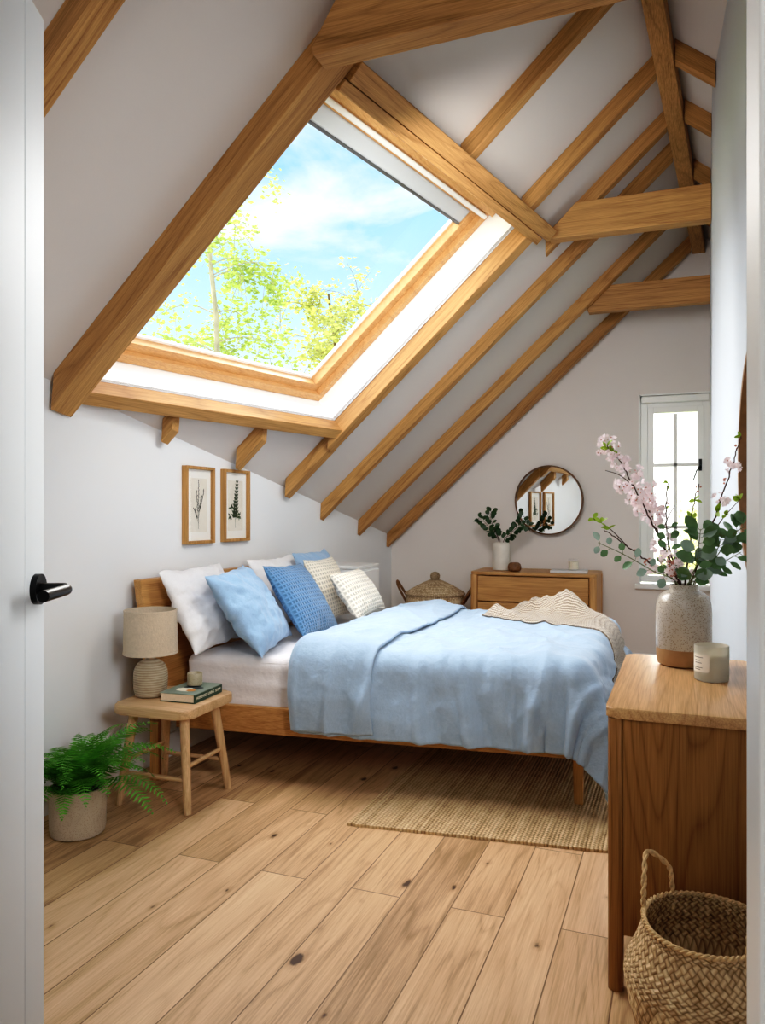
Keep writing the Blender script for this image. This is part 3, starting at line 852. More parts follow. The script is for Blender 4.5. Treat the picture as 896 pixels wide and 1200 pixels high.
def duvet_off(a, v, d, h, ly, edge_in=1):
    drop = min(1, d/.3)
    loft = h*(.62+.38*edge_in)
    wr = fbm((a*2.6, v*2.0, 1.3), 3)*.018 + fbm((a*9, v*6.5, 3+ly), 4)*.005
    wr += (ridged(a*4.6+v*2.4, v*1.4-a*.4, 7)-.3)*.014 + (ridged(a*7-v*4, v*3.4+a*2, 11+ly)-.3)*.007
    fold = 0
    if drop > 0:
        lean = a + v*.22*math.sin(a*5)
        side = max(0, min(1, (TV0+.16-v)/.2))
        fold = drop*(.012*math.sin(a*17+2.2*noise.noise(V((a*2.1, 1.7, 0)))+v*3.5))
        fold += min(1, drop*1.6)*(ridged(lean*5.2, v*.8, 4)-.3)*.042 + drop*(ridged(lean*11, v*1.3, 9)-.3)*.018
        if a > TX-.15 and v < TV0+.06:
            fold += drop*.016*math.sin(math.atan2(max(0,a-TX+.06), max(.001,TV0+.055-v))*7+.6)
    damp = 1 if ly in (0,1) else .6
    return loft + max(-.018 if h > .02 else -.004, (wr*(1-.3*drop) + fold + .012*drop)*damp)
def duvet():
    bm = B()
    path = []   # (a, h, layer)
    n1 = 36
    for i in range(n1+1):
        t = i/n1; a = FA1 + (FA0+.05-FA1)*t; path.append((a, .105 - .025*(1-t)**3 + .012*math.sin(t*PI), 1))
    for i in range(1, 10):
        t = i/10*PI; path.append((FA0+.05-.05*math.sin(t), .058+.047*math.cos(t), 1-i/10))
    n2 = 190
    aE = TX - .055 + .055*PI/2 + OVF
    for i in range(n2+1):
        t = i/n2; a = FA0+.05 + (aE-FA0-.05)*t; path.append((a, .011+.035*min(1,t*5)*1.0, 0))
    v0, v1 = TV0+.055-.055*PI/2-OVN, TV1-.055+.055*PI/2+OVT
    n3 = 230
    rows = []
    for (a, h, ly) in path:
        row = []
        for j in range(n3+1):
            v = v0 + (v1-v0)*j/n3
            vv = v
            if ly > 0: vv = v + .02*ly*(1-j/n3)
            p, nrm, d = drape(a, vv, 0)
            edge_in = min(1, (j/n3)*14, (1-j/n3)*14)
            off = duvet_off(a, v, d, h, ly, edge_in)
            p = p + nrm*off
            row.append(bm.verts.new(p))
        rows.append(row)
    for r1, r2 in zip(rows, rows[1:]):
        for j in range(n3): bm.faces.new((r1[j], r1[j+1], r2[j+1], r2[j]))
    o = obj('duvet', bm, M['duvet'], None, True, 180)
    so = o.modifiers.new('thick', 'SOLIDIFY'); so.thickness = .014; so.offset = -1
    return tag(o, 'pale blue linen duvet with its top end turned back, spread over the bed', 'duvet')
duvet()

# knitted throw over the foot of the bed
def throw():
    bm = B(); uvl = bm.loops.layers.uv.verify()
    A0, A1 = V((-1.16,1.17)), V((-.98,1.46)); E0, E1 = V((-.12,.52)), V((-.17,1.32))    # flat cloth corners (a, v)
    nu, nv = 150, 70
    g = []
    for i in range(nu+1):
        t = i/nu; row = []
        for j in range(nv+1):
            s = j/nv
            q = (A0*(1-s)+A1*s)*(1-t) + (E0*(1-s)+E1*s)*t
            q = q + V((.03*fbm((t*3,s*2,1),3), .06*fbm((t*2.2,s*1.2,4),3)+.10*math.sin(t*PI)*(1-s)*.6))
            p, nrm, d = drape(q.x, q.y, 0)
            ridge = .05*math.sin(s*11+3.0*t+1.8*fbm((t*2,s,2),2)) + .022*math.sin(s*19+t*5)
            bunch = max(0, 1-abs(t-.42)/.28)*math.exp(-((s-.62)/.22)**2)*.11 + max(0, fbm((t*7,s*4,3),3))*.055*(1-t) + max(0,1-abs(t-.08)/.15)*.03
            se = max(0, min(1, s*5, (1-s)*5, t*9))**.8
            h = duvet_off(q.x, q.y, d, .046, 0) + .021 + se*(max(0, ridge)*(1-.4*t)*(1-.5*min(1,d*4)) + bunch) + .003*fbm((t*9,s*9,0),3)
            row.append(bm.verts.new(p + nrm*h))
        g.append(row)
    for i in range(nu):
        for j in range(nv):
            f = bm.faces.new((g[i][j],g[i+1][j],g[i+1][j+1],g[i][j+1]))
            for l, k in zip(f.loops, ((i,j),(i+1,j),(i+1,j+1),(i,j+1))): l[uvl].uv = (k[1]/nv, k[0]/nu)
    o = obj('throw_blanket', bm, M['knit'], None, True, 180)
    so = o.modifiers.new('thick', 'SOLIDIFY'); so.thickness = .012; so.offset = -1
    return tag(o, 'crumpled beige knitted throw across the foot of the duvet', 'blanket')
throw()

# rug
rg = B()
rx0, rx1, ry = -1.345, -.215, 3.02
nx, ny = 60, 60
tt = math.tan(R_(7))
rows = []
for i in range(nx+1):
    row = []
    for j in range(ny+1):
        x = rx0 + (rx1-rx0)*i/nx; y = ry + (x-rx0)*tt + 1.62*j/ny
        x += .004*noise.noise(V((j*.5,3,i*.1))) if i in (0,nx) else 0
        y += .006*noise.noise(V((i*.6,1,0))) if j in (0,ny) else 0
        row.append(rg.verts.new((x - rx0, y - ry, .012)))
    rows.append(row)
for i in range(nx):
    for j in range(ny): rg.faces.new((rows[i][j],rows[i+1][j],rows[i+1][j+1],rows[i][j+1]))
ret = bmesh.ops.extrude_face_region(rg, geom=list(rg.faces))
for v in [g for g in ret['geom'] if isinstance(g, bmesh.types.BMVert)]: v.co.z = .0005
o = obj('rug', rg, M['jute'], None, True, 50); o.location = (rx0, ry, 0)
tag(o, 'natural woven jute rug on the floor partly under the bed', 'rug')

# ------------------------------------------------------------------ bedside stool
st = thing('stool', 'small pale oak stool with splayed legs used as a bedside table', 'stool', (-2.25,3.04,0), R_(2))
bm = B(); prism(bm, round_rect(-.205,.205,-.215,.215,.055), .425, .468, 'z', .009, 3); obj('seat', bm, M['paleX'], st, True, 50)
lc = []
for sx, sy in ((1,-1),(-1,-1),(1,1),(-1,1)):
    a = V((sx*.185, sy*.175, 0)); b2 = V((sx*.135, sy*.125, .426)); lc.append((a,b2))
    bm = B(); tube(bm, [a, a+(b2-a)*.5, b2], [.0175,.021,.022], 20); obj('leg', bm, M['paleZ'], st)
def at(k, z): a, b2 = lc[k]; return a+(b2-a)*(z/.426)
for k, m2, z in ((0,1,.145),(2,3,.145),(0,2,.20),(1,3,.20)):
    bm = B(); a, b2 = at(k,z), at(m2,z); d = (b2-a).normalized(); tube(bm, [a+d*.012, b2-d*.012], .0105, 14); obj('stretcher', bm, M['paleX'], st)

# lamp
lp = thing('table_lamp', 'table lamp with ribbed clay base and beige linen drum shade on the stool', 'lamp', (-2.384,3.03,.4685))
bm = B(); lathe(bm, [(0,0),(.062,0),(.072,.006),(.079,.04),(.081,.09),(.078,.125),(.066,.152),(.046,.168),(.026,.176),(.022,.186),(.022,.192),(0,.192)], 56); obj('base', bm, M['ribbed'], lp)
bm = B(); lathe(bm, [(0,.19),(.009,.19),(.009,.255),(.018,.26),(.018,.31),(0,.31)], 16); obj('stem', bm, M['grey_metal'], lp)
bm = B(); R1, R2, z0, z1 = .127, .123, .205, .405
lathe(bm, [(R1,z0),(R2,z1),(R2-.003,z1),(R1-.003,z0),(R1,z0)], 72)
sh = obj('lamp_shade', bm, M['lampshade'], lp)
for z, r in ((z0,R1),(z1,R2)):
    bm = B(); lathe(bm, [(r+.001,z-.001),(r+.002,z+.006),(r+.001,z+.008),(r-.004,z+.008),(r-.004,z-.001),(r+.001,z-.001)], 72)
    obj('hem', bm, M['lampshade'], sh)

# book and cup
bk = thing('book', 'thick green book lying on the stool under the cup', 'book', (-2.188,3.085,.4685), R_(-86))
bl_, bw_, bh_ = .25, .185, .042
bm = B(); box(bm, -bl_/2+.004, bl_/2-.004, -bw_/2+.004, bw_/2-.006, .004, bh_-.004); obj('pages', bm, M['paper'], bk, False)
bm = B()
box(bm, -bl_/2, bl_/2, -bw_/2, bw_/2, 0, .004, .001); box(bm, -bl_/2, bl_/2, bw_/2-.006, bw_/2, .004, bh_-.004)
obj('spine', bm, M['bookgreen'], bk, False)
bm = B(); box(bm, -bl_/2, bl_/2, -bw_/2, bw_/2, bh_-.004, bh_, .001)
cv = obj('cover', bm, M['bookgrey'], bk, False)
bm = B()
def blob(bm, cx, cy, rx, ry, z, seed, n=26):
    poly(bm, [(cx+rx*math.cos(a)*(1+.25*noise.noise(V((math.cos(a)*2,math.sin(a)*2,seed)))), cy+ry*math.sin(a)*(1+.25*noise.noise(V((math.cos(a)*2,math.sin(a)*2,seed+9)))), z) for a in [2*PI*k/n for k in range(n)]])
blob(bm, .045, -.005, .035, .045, bh_+.0006, 1); obj('cover_picture', bm, M['cream'], cv, False)
bm = B(); blob(bm, .052, .03, .022, .022, bh_+.0009, 4); obj('cover_picture', bm, M['orange'], cv, False)
bm = B(); blob(bm, -.0, .01, .035, .05, bh_+.0003, 6); obj('cover_picture', bm, M['darkprint'], cv, False)
def text_mesh(name, txt, size, mat, parent, mtx, ext=.0004):
    cu = bpy.data.curves.new(name, 'FONT'); cu.body = txt; cu.size = size; cu.align_x = 'CENTER'; cu.align_y = 'CENTER'; cu.extrude = ext
    tmp = bpy.data.objects.new(name, cu); COL.objects.link(tmp)
    dg = bpy.context.evaluated_depsgraph_get(); me = bpy.data.meshes.new_from_object(tmp.evaluated_get(dg))
    bpy.data.objects.remove(tmp); me.materials.clear(); me.materials.append(mat)
    o = bpy.data.objects.new(name, me); COL.objects.link(o); o.parent = parent; o.matrix_local = mtx
    return o
# spine faces local +y; read from outside
mt_sp = Matrix(((-1,0,0,0),(0,0,1,bw_/2+.0003),(0,1,0,bh_/2),(0,0,0,1)))
text_mesh('spine_title', 'HOMEMADE LIVING  SLOW', .018, M['cream'], bk, mt_sp)

cu = thing('cup', 'small stoneware cup standing on the green book', 'cup', (-2.205,3.135,.5112))
bm = B(); lathe(bm, [(0,0),(.030,0),(.036,.004),(.037,.02),(.037,.058),(.0355,.0605),(.034,.058),(.033,.02),(.028,.012),(0,.010)], 40); obj('bowl', bm, M['cupglaze'], cu)
bm = B(); lathe(bm, [(0,.036),(.0325,.036)], 32); obj('wax', bm, M['wax'], cu)

# ------------------------------------------------------------------ fern
fp = thing('potted_fern', 'bushy green fern in a round stone coloured pot on the floor', 'plant', (-2.375,2.545,0))
bm = B(); lathe(bm, [(0,0),(.095,0),(.108,.008),(.113,.03),(.117,.19),(.116,.197),(.110,.198),(.106,.19),(.105,.165),(0,.165)], 56); obj('pot', bm, M['concrete'], fp)
bm = B(); lathe(bm, [(0,.172),(.06,.175),(.1045,.17)], 32); obj('soil', bm, M['soil'], fp)
rr = random.Random(11)
for k in range(64):
    az = k*2.399 + rr.uniform(-.3,.3)
    elev = rr.uniform(.35,1.5); L = rr.uniform(.28,.45)
    if math.cos(az) < -.3: L *= .72
    if k % 9 == 0: elev = rr.uniform(-.1,.2); L *= .95
    d0 = V((math.cos(az)*math.cos(elev), math.sin(az)*math.cos(elev), math.sin(elev)))
    p = V((math.cos(az)*rr.uniform(.0,.06), math.sin(az)*rr.uniform(.0,.06), .175)); d = (d0+V((0,0,.9))).normalized()
    pts = [p.copy()]; seg = 22
    for i in range(seg):
        d = (d + (V((math.cos(az), math.sin(az), 0))*.4 + V((0,0,-.62-.25*(1-elev))))*(.135*(.35+1.1*i/seg))).normalized()
        p = p + d*(L/seg); pts.append(p.copy())
    bm = B(); tube(bm, pts, [.0018*(1-.7*i/len(pts)) for i in range(len(pts))], 4)
    hor = V((-math.sin(az), math.cos(az), 0))
    for i in range(3, len(pts)):
        t = i/len(pts); wl = .052*math.sin(PI*min(1,(t*.86+.17)))**.8*(L/.3)
        dd = (pts[i]-pts[i-1]).normalized()
        up = hor.cross(dd).normalized()
        for sg in (1,-1):
            tip = pts[i] + hor*sg*wl + dd*wl*.35 - up*wl*.12*(1 if up.z > 0 else -1) + V((rr.uniform(-.003,.003),)*3)
            ax = (tip-pts[i]); sidev = dd*.0056*(1.1-t*.4)
            m1 = pts[i]+ax*.45; 
            a1 = bm.verts.new(pts[i]-sidev*.6); a2 = bm.verts.new(pts[i]+sidev*.6)
            b1 = bm.verts.new(m1-sidev); b2_ = bm.verts.new(m1+sidev); c1 = bm.verts.new(tip)
            bm.faces.new((a1,b1,b2_,a2)); bm.faces.new((b1,c1,b2_))
    obj('frond', bm, M['fern'], fp, False)

# ------------------------------------------------------------------ near cabinet
cx0, cx1, cy0, cy1, ch = -.2, .232, 2.252, 3.128, .80
cb = thing('cabinet', 'oak chest with rounded top corners by the right wall, holding the big vase', 'cabinet', (cx0,cy0,0))
CW, CD = cx1-cx0, cy1-cy0
bm = B(); prism(bm, round_rect(-.006,CW,-.006,CD+.006,.03), ch-.03, ch, 'z', .006, 3); obj('top', bm, M['cabtopY'], cb, True, 50)
for (xx,yy) in ((0,0),(CW-.042,0),(0,CD-.042),(CW-.042,CD-.042)):
    bm = B(); prism(bm, round_rect(xx,xx+.042,yy,yy+.042,.013), 0, ch-.031, 'z', .003); obj('leg', bm, M['cabZ'], cb, True, 50)
bm = B(); box(bm, .0425, CW-.0425, .006, .024, .16, ch-.031); obj('side_panel', bm, M['cabZ'], cb, False)
bm = B(); box(bm, .0425, CW-.0425, CD-.024, CD-.006, .16, ch-.031); obj('side_panel', bm, M['cabZ'], cb, False)
bm = B(); box(bm, CW-.03, CW-.012, .0425, CD-.0425, .16, ch-.031); obj('back_panel', bm, M['cabY'], cb, False)
bm = B(); box(bm, .03, CW-.031, .025, CD-.025, .16, .18); obj('bottom_panel', bm, M['cabY'], cb, False)
for k in range(3):
    z0 = .184+k*.195
    bm = B(); box(bm, .006, .026, .046, CD-.046, z0, z0+.189, .002); dr = obj('drawer', bm, M['cabY'], cb, False)

# candle on the cabinet
cn = thing('candle', 'white candle in a frosted glass jar beside the big vase', 'candle', (.085,2.735,.8005))
bm = B(); lathe(bm, [(0,0),(.048,0),(.0525,.004),(.0535,.02),(.0535,.112),(.0525,.1145),(.051,.112),(.0505,.02),(.047,.008),(0,.008)], 48); obj('glass', bm, M['candleglass'], cn)
bm = B(); lathe(bm, [(0,.0085),(.0465,.0085),(.050,.02),(.050,.084),(.049,.086),(0,.086)], 40); wx = obj('wax', bm, M['wax'], cn)
bm = B(); tube(bm, [(0,0,.084),(.001,0,.096)], .0012, 6); obj('wick', bm, M['wick'], wx)
def curved_patch(bm, r, a0, a1, z0, z1, n=14):
    A = [bm.verts.new((r*math.cos(a0+(a1-a0)*i/n), r*math.sin(a0+(a1-a0)*i/n), z0)) for i in range(n+1)]
    C_ = [bm.verts.new((r*math.cos(a0+(a1-a0)*i/n), r*math.sin(a0+(a1-a0)*i/n), z1)) for i in range(n+1)]
    for i in range(n): bm.faces.new((A[i],A[i+1],C_[i+1],C_[i]))
bm = B(); curved_patch(bm, .0539, R_(186), R_(262), .03, .088); lb = obj('jar_label', bm, M['label'], cn)
bm = B()
for z, a0, a1 in ((.078,200,240),(.068,205,228),(.06,205,235),(.045,198,238),(.039,204,230)): curved_patch(bm, .0542, R_(a0), R_(a1), z-.001, z+.001)
obj('label_print', bm, M['labelink'], lb)

# big vase
VX, VY, VZ = .0, 2.97, .8005
vs = thing('vase', 'large speckled stoneware vase with bare clay foot on the oak chest', 'vase', (VX,VY,VZ))
bm = B(); lathe(bm, [(0,0),(.078,0),(.088,.006),(.093,.03),(.0935,.062)], 64); obj('foot', bm, M['clay'], vs)
bm = B(); lathe(bm, [(.0935,.0622),(.095,.066),(.0955,.19),(.093,.22),(.083,.248),(.066,.262),(.052,.268),(.049,.275),(.0495,.288),(.047,.2895),(.044,.287),(.044,.268),(.058,.258),(.075,.24),(.084,.2),(.084,.03),(0,.02)], 64); obj('body', bm, M['glaze'], vs)

# leaves, twigs and blossom
def leaf(bm, p, d, nrm, L, W, curl=.15, round_=True):
    d = d.normalized(); s = d.cross(nrm).normalized(); n = s.cross(d).normalized()
    prof = [(0,.05),(.18,.62),(.45,1),(.75,.8),(.93,.4),(1,.02)] if round_ else [(0,.05),(.25,.8),(.5,1),(.8,.5),(1,.02)]
    rows = []
    for t, w in prof:
        c = p + d*(L*t) - n*(curl*L*t*t)
        rows.append((bm.verts.new(c - s*(W/2*w) + n*(W*.12*w)), bm.verts.new(c), bm.verts.new(c + s*(W/2*w) + n*(W*.12*w))))
    for a, b2 in zip(rows, rows[1:]):
        bm.faces.new((a[0],a[1],b2[1],b2[0])); bm.faces.new((a[1],a[2],b2[2],b2[1]))
def rvec(r): return V((r.uniform(-1,1), r.uniform(-1,1), r.uniform(-1,1)))
def blossom(bm, p, n, r, rr):
    n = n.normalized(); x, y = frame_for(n); ph = rr.uniform(0,6)
    for k in range(5):
        a = ph+k*2*PI/5; d = (x*math.cos(a)+y*math.sin(a)+n*.35).normalized()
        s = d.cross(n).normalized()
        q = [p, p+d*r*.5-s*r*.36, p+d*r*.95-s*r*.3+n*r*.1, p+d*r*.88+n*r*.06, p+d*r*.95+s*r*.3+n*r*.1, p+d*r*.5+s*r*.36]
        bm.faces.new([bm.verts.new(v) for v in q])
def ball(bm, p, r):
    bmesh.ops.create_icosphere(bm, subdivisions=1, radius=r, matrix=Matrix.Translation(p))

def cherry(label, pts, clusters, leaves, buds, seed, twigs=(), r0=.0042):
    """pts: relative to the vase mouth; clusters: (t, spread, count)"""
    rr = random.Random(seed)
    base = V((VX,VY,VZ))
    root = thing('cherry_branch', label, 'branch', base, 0, 'cherry blossom branches in the big vase')
    cp_ = curve_pts(pts, 10)
    cp_ = [p + rvec(rr)*.0025 for p in cp_]
    bm = B(); tube(bm, cp_, [r0*(1-.62*i/len(cp_)) for i in range(len(cp_))], 7)
    paths = [cp_]
    for t, dv in twigs:
        p = cp_[int(t*(len(cp_)-1))]; q = p+V(dv)
        tp = curve_pts([p, p+V(dv)*.5+V((0,0,.012)), q], 6); tube(bm, tp, [.0022*(1-.5*i/len(tp)) for i in range(len(tp))], 6); paths.append(tp)
    obj('twig', bm, M['bark'], root)
    if clusters:
        bm = B(); bb = B()
        for pi, t, spread, cnt in clusters:
            c = paths[pi][int(t*(len(paths[pi])-1))]
            for _ in range(cnt):
                o_ = rvec(rr)*spread; n = (o_ + rvec(rr)*.5*spread + V((0,-.4*spread,0)))
                blossom(bm, c+o_, n, rr.uniform(.011,.017), rr)
                if rr.random() < .85: ball(bb, c+o_*.9+rvec(rr)*.006, rr.uniform(.002,.0035))
        obj('blossom', bm, M['petal'], root, False); obj('bud_blossom', bb, M['bud'], root)
    if buds:
        bb = B()
        for pi, t, cnt in buds:
            c = paths[pi][int(t*(len(paths[pi])-1))]
            for _ in range(cnt): ball(bb, c+rvec(rr)*.012, rr.uniform(.0025,.0055))
        obj('bud_blossom', bb, M['bud'], root)
    if leaves:
        bl = B()
        for pi, t, cnt, L in leaves:
            c = paths[pi][int(t*(len(paths[pi])-1))]
            for _ in range(cnt):
                d = rvec(rr)+V((0,-.2,.5)); leaf(bl, c, d, rvec(rr)+V((0,-1,.5)), L*rr.uniform(.7,1.15), L*.5, .2)
        obj('leaves', bl, M['spring'], root)
# positions below are metres from the vase foot; mouth at z = .27
m0 = V((0,0,.06))
cherry('tall cherry branch leaning far left with pink blossom at its tip', [(.015,.01,.05),(-.01,.0,.28),(-.075,-.01,.44),(-.15,-.02,.60),(-.215,-.02,.73),(-.268,-.02,.80)],
       [(0,.985,.03,16),(0,.93,.025,9),(0,.80,.03,14),(0,.70,.045,34),(0,.60,.05,34)], [(0,.97,5,.03),(0,.99,4,.03),(0,.9,3,.025)], [], 21, [(.66,(-.10,-.01,.06))])
cherry('cherry branch with dense pink blossom midway, left of the window', [(-.01,.02,.05),(-.02,.01,.28),(-.06,.03,.40),(-.11,.04,.53),(-.15,.05,.60)],
       [(0,.75,.04,26),(0,.9,.04,26),(0,.55,.04,18),(0,1,.035,18)], [], [(0,.5,8)], 22, [(.6,(.05,0,.12))])
cherry('low cherry branch stretching left, green leaf tuft at its end', [(.0,-.02,.05),(-.02,-.015,.28),(-.12,-.04,.37),(-.21,-.05,.44),(-.272,-.055,.485)],
       [(0,.45,.03,8)], [(1,1,6,.032),(1,.8,4,.03),(1,.5,3,.03)], [(0,.5,12),(0,.62,8)], 23, [(.72,(-.12,0,.10))])
cherry('thin bare twig with a few buds in front of the window, left one', [(.01,.03,.05),(-.01,.03,.28),(-.05,.05,.42),(-.06,.06,.56),(-.055,.06,.66)],
       [(0,.4,.03,8)], [(0,1,3,.022),(0,.93,3,.02),(0,.75,2,.02)], [(0,.8,3)], 24)
cherry('thin bare twig with buds rising in the middle of the bouquet', [(.005,.0,.05),(.005,.0,.28),(.02,.01,.42),(.03,.02,.55),(.05,.02,.65)],
       [(0,.35,.04,10),(0,.2,.03,8)], [(0,.85,3,.028),(0,.7,3,.03)], [(0,.95,4),(0,.6,4)], 25)
cherry('tall cherry branch leaning toward the white wall with leaf buds', [(-.01,-.01,.05),(.02,.0,.28),(.07,.01,.42),(.12,.02,.58),(.165,.02,.73),(.19,.02,.82)],
       [(0,.78,.022,9),(0,.62,.02,7)], [(0,1,5,.022),(0,.56,5,.036),(1,1,5,.034),(1,.6,3,.03),(0,.45,5,.036)], [(0,.7,5),(0,.9,3)], 26, [(.42,(.11,-.02,.16))])
cherry('short blossoming cherry sprig low in the bouquet', [(.01,-.03,.05),(-.01,-.03,.27),(-.03,-.06,.33),(-.045,-.07,.38)],
       [(0,.95,.03,12),(0,.75,.03,12)], [], [(0,.9,14),(0,.7,12)], 27)

def euc(label, pts, n, L, seed, pale=.2, r0=.0025, start=.35, name='eucalyptus_stem', grp='eucalyptus stems in the big vase', base=(VX,VY,VZ), mats=('euc','eucpale'), rnd=True, stem='stemgreen'):
    rr = random.Random(seed)
    root = thing(name, label, 'branch', base, 0, grp)
    cp_ = curve_pts(pts, 10)
    bm = B(); tube(bm, cp_, [r0*(1-.55*i/len(cp_)) for i in range(len(cp_))], 6)
    b1, b2 = B(), B()
    for k in range(n):
        t = start + (1-start)*(k/(n-1) if n > 1 else 1)
        i = min(len(cp_)-2, int(t*(len(cp_)-1))); p = cp_[i]; dr = (cp_[i+1]-cp_[i]).normalized()
        for sg in (1,-1):
            sv = dr.cross(V((0,-1,.25))).normalized()*sg
            d = (sv + dr*.55 + rvec(rr)*.35).normalized()
            pt = p + d*.012; tube(bm, [p, pt], .0009, 4)
            nn = V((0,-1,.35)) + rvec(rr)*.7
            LL = L*rr.uniform(.75,1.1)
            leaf(b2 if rr.random() < pale else b1, pt, d, nn, LL, LL*(.82 if rnd else .5), rr.uniform(-.1,.25), True)
    obj('stem', bm, M[stem], root); obj('leaves', b1, M[mats[0]], root)
    if len(b2.verts): obj('leaves', b2, M[mats[1]], root)
    else: b2.free()
euc('eucalyptus stem arching low to the left with small spaced leaves', [(.0,.0,.05),(-.015,-.03,.28),(-.10,-.09,.34),(-.20,-.12,.40),(-.285,-.13,.44)], 6, .036, 31, .45, start=.42)
euc('eucalyptus stem with big round leaves at the middle of the bouquet', [(.01,-.02,.05),(.015,-.03,.28),(.04,-.06,.36),(.05,-.07,.44),(.055,-.06,.49)], 7, .056, 32, .15, start=.5)
euc('eucalyptus stem with dense dark round leaves leaning right', [(.0,.02,.05),(.02,.0,.28),(.07,-.03,.36),(.11,-.04,.42),(.125,-.03,.47)], 7, .052, 33, .3, start=.45)
euc('eucalyptus stem reaching up toward the wall mirror', [(.02,.0,.05),(.03,.0,.28),(.10,-.01,.38),(.16,-.02,.47),(.20,-.02,.50)], 6, .05, 34, .05, start=.62)
euc('eucalyptus stem bending out to the right with narrow leaves', [(.02,.01,.05),(.035,.0,.28),(.09,-.02,.34),(.14,-.03,.38),(.185,-.03,.41)], 5, .046, 35, .1, start=.5, rnd=False)
euc('short eucalyptus sprig by the vase mouth', [(.0,-.02,.05),(.01,-.035,.275),(.025,-.06,.30),(.03,-.075,.325)], 4, .055, 36, .1, start=.7)
euc('eucalyptus sprig with few leaves among the pink blossom', [(-.02,.0,.05),(-.025,-.01,.28),(-.05,-.03,.38),(-.05,-.03,.50)], 5, .036, 37, .1, start=.55)

# seagrass belly basket
bs = thing('belly_basket', 'round woven seagrass belly basket in front of the oak chest', 'basket', (.055,2.03,0))
prof = []
import itertools
ctrl = [(.0,.0),(.13,.0),(.15,.02),(.17,.08),(.19,.15),(.2,.21),(.196,.235),(.186,.255),(.172,.285),(.158,.325),(.153,.345),(.149,.349),(.145,.345),(.150,.322),(.164,.283),(.178,.25),(.186,.21),(.165,.08),(.14,.025),(0,.02)]
bm = B()
pp = []
for a, b2 in zip(ctrl, ctrl[1:]):
    for k in range(5): pp.append((a[0]+(b2[0]-a[0])*k/5, a[1]+(b2[1]-a[1])*k/5))
pp.append(ctrl[-1])
lathe(bm, pp, 120, disp=lambda a, j, r, z: .004*math.sin(3*a+1)+.003*math.sin(2*a)); obj('basket_body', bm, M['seagrass'], bs)
bm = B()
ringp = lambda a, r, z: V(((r+.004*math.sin(3*a+1)+.003*math.sin(2*a))*math.cos(a), (r+.004*math.sin(3*a+1)+.003*math.sin(2*a))*math.sin(a), z))
for ph in (0, PI):
    pts = []
    for k in range(241):
        a = 2*PI*k/240; tw = a*34+ph
        pts.append(ringp(a, .1515+.0035*math.cos(tw), .347+.0035*math.sin(tw)))
    tube(bm, pts, .004, 6, False)
obj('rim', bm, M['rope'], bs)
def basket_handle(a_c, parent):
    bm = B()
    p0, p1 = ringp(a_c-.42, .155, .335), ringp(a_c+.42, .155, .335)
    mid = ringp(a_c, .172, .335)
    arc = curve_pts([p0+V((0,0,-.03)), p0+(mid-p0)*.02+V((0,0,.03)), (p0*.82+mid*.18)+V((0,0,.085)), mid+V((0,0,.125)), (p1*.82+mid*.18)+V((0,0,.085)), p1+V((0,0,.03)), p1+V((0,0,-.03))], 14)
    for ph in (0, PI):
        pts = []
        for i, p in enumerate(arc):
            d = arc[min(i+1,len(arc)-1)]-arc[max(i-1,0)]; x, y = frame_for(d); tw = i*.55+ph
            pts.append(p + x*.0035*math.cos(tw)+y*.0035*math.sin(tw))
        tube(bm, pts, .0042, 6)
    return obj('handle', bm, M['rope'], parent)
basket_handle(R_(146), bs); basket_handle(R_(-34), bs)

# ------------------------------------------------------------------ far dresser
dx0, dx1, dy0, dy1, dh = -1.715, -.66, 6.45, 6.975, .838
dr_ = thing('chest_of_drawers', 'oak chest of drawers below the round mirror at the gable wall', 'dresser', (dx0,dy0,0))
DWd, DDp = dx1-dx0, dy1-dy0
bm = B(); prism(bm, round_rect(0,DWd,-.004,DDp,.045), dh-.026, dh, 'z', .004, 3); obj('top', bm, M['oakX'], dr_, True, 50)
for xx, yy in ((0,0),(DWd-.06,0),(0,DDp-.05),(DWd-.06,DDp-.05)):
    bm = B(); prism(bm, round_rect(xx,xx+.06,yy,yy+.05,.022), 0, dh-.027, 'z', .003); obj('leg', bm, M['oakZ'], dr_, True, 50)
for xx in (.006, DWd-.026):
    bm = B(); box(bm, xx, xx+.02, .051, DDp-.051, .12, dh-.027); obj('side_panel', bm, M['oakZ'], dr_, False)
bm = B(); box(bm, .061, DWd-.061, DDp-.03, DDp-.012, .12, dh-.027); obj('back_panel', bm, M['oakX'], dr_, False)
for k in range(3):
    z1 = dh-.036-k*.222
    bm = B(); box(bm, .0635, DWd-.0635, .008, .03, z1-.213, z1, .003); d_ = obj('drawer', bm, M['oakX'], dr_, False)
# things on the dresser
v2 = thing('vase', 'slim white ribbed vase with dark greenery on the far dresser', 'vase', (-1.49,6.66,dh+.0005))
bm = B(); lathe(bm, [(0,0),(.062,0),(.072,.006),(.075,.03),(.075,.21),(.07,.235),(.058,.246),(.048,.247),(.046,.24),(.06,.22),(.066,.19),(.066,.02),(0,.015)], 48, disp=lambda a, j, r, z: .0012*math.cos(a*26) if r > .055 else 0)
obj('body', bm, M['whiteceramic'], v2)
gv = dict(name='greenery_sprig', grp='leafy sprigs in the white vase', base=(-1.49,6.66,dh+.0005), mats=('darkleaf','darkleaf'), stem='bark')
euc('leafy sprig in the white vase, arching furthest left', [(0,0,.03),(-.02,-.01,.25),(-.07,-.02,.33),(-.14,-.03,.42),(-.20,-.03,.46)], 11, .046, 41, 0, start=.35, **gv)
euc('leafy sprig in the white vase, upright on its left side', [(0,.01,.03),(-.02,0,.25),(-.06,0,.36),(-.10,.0,.47),(-.085,.0,.52)], 11, .046, 42, 0, start=.35, **gv)
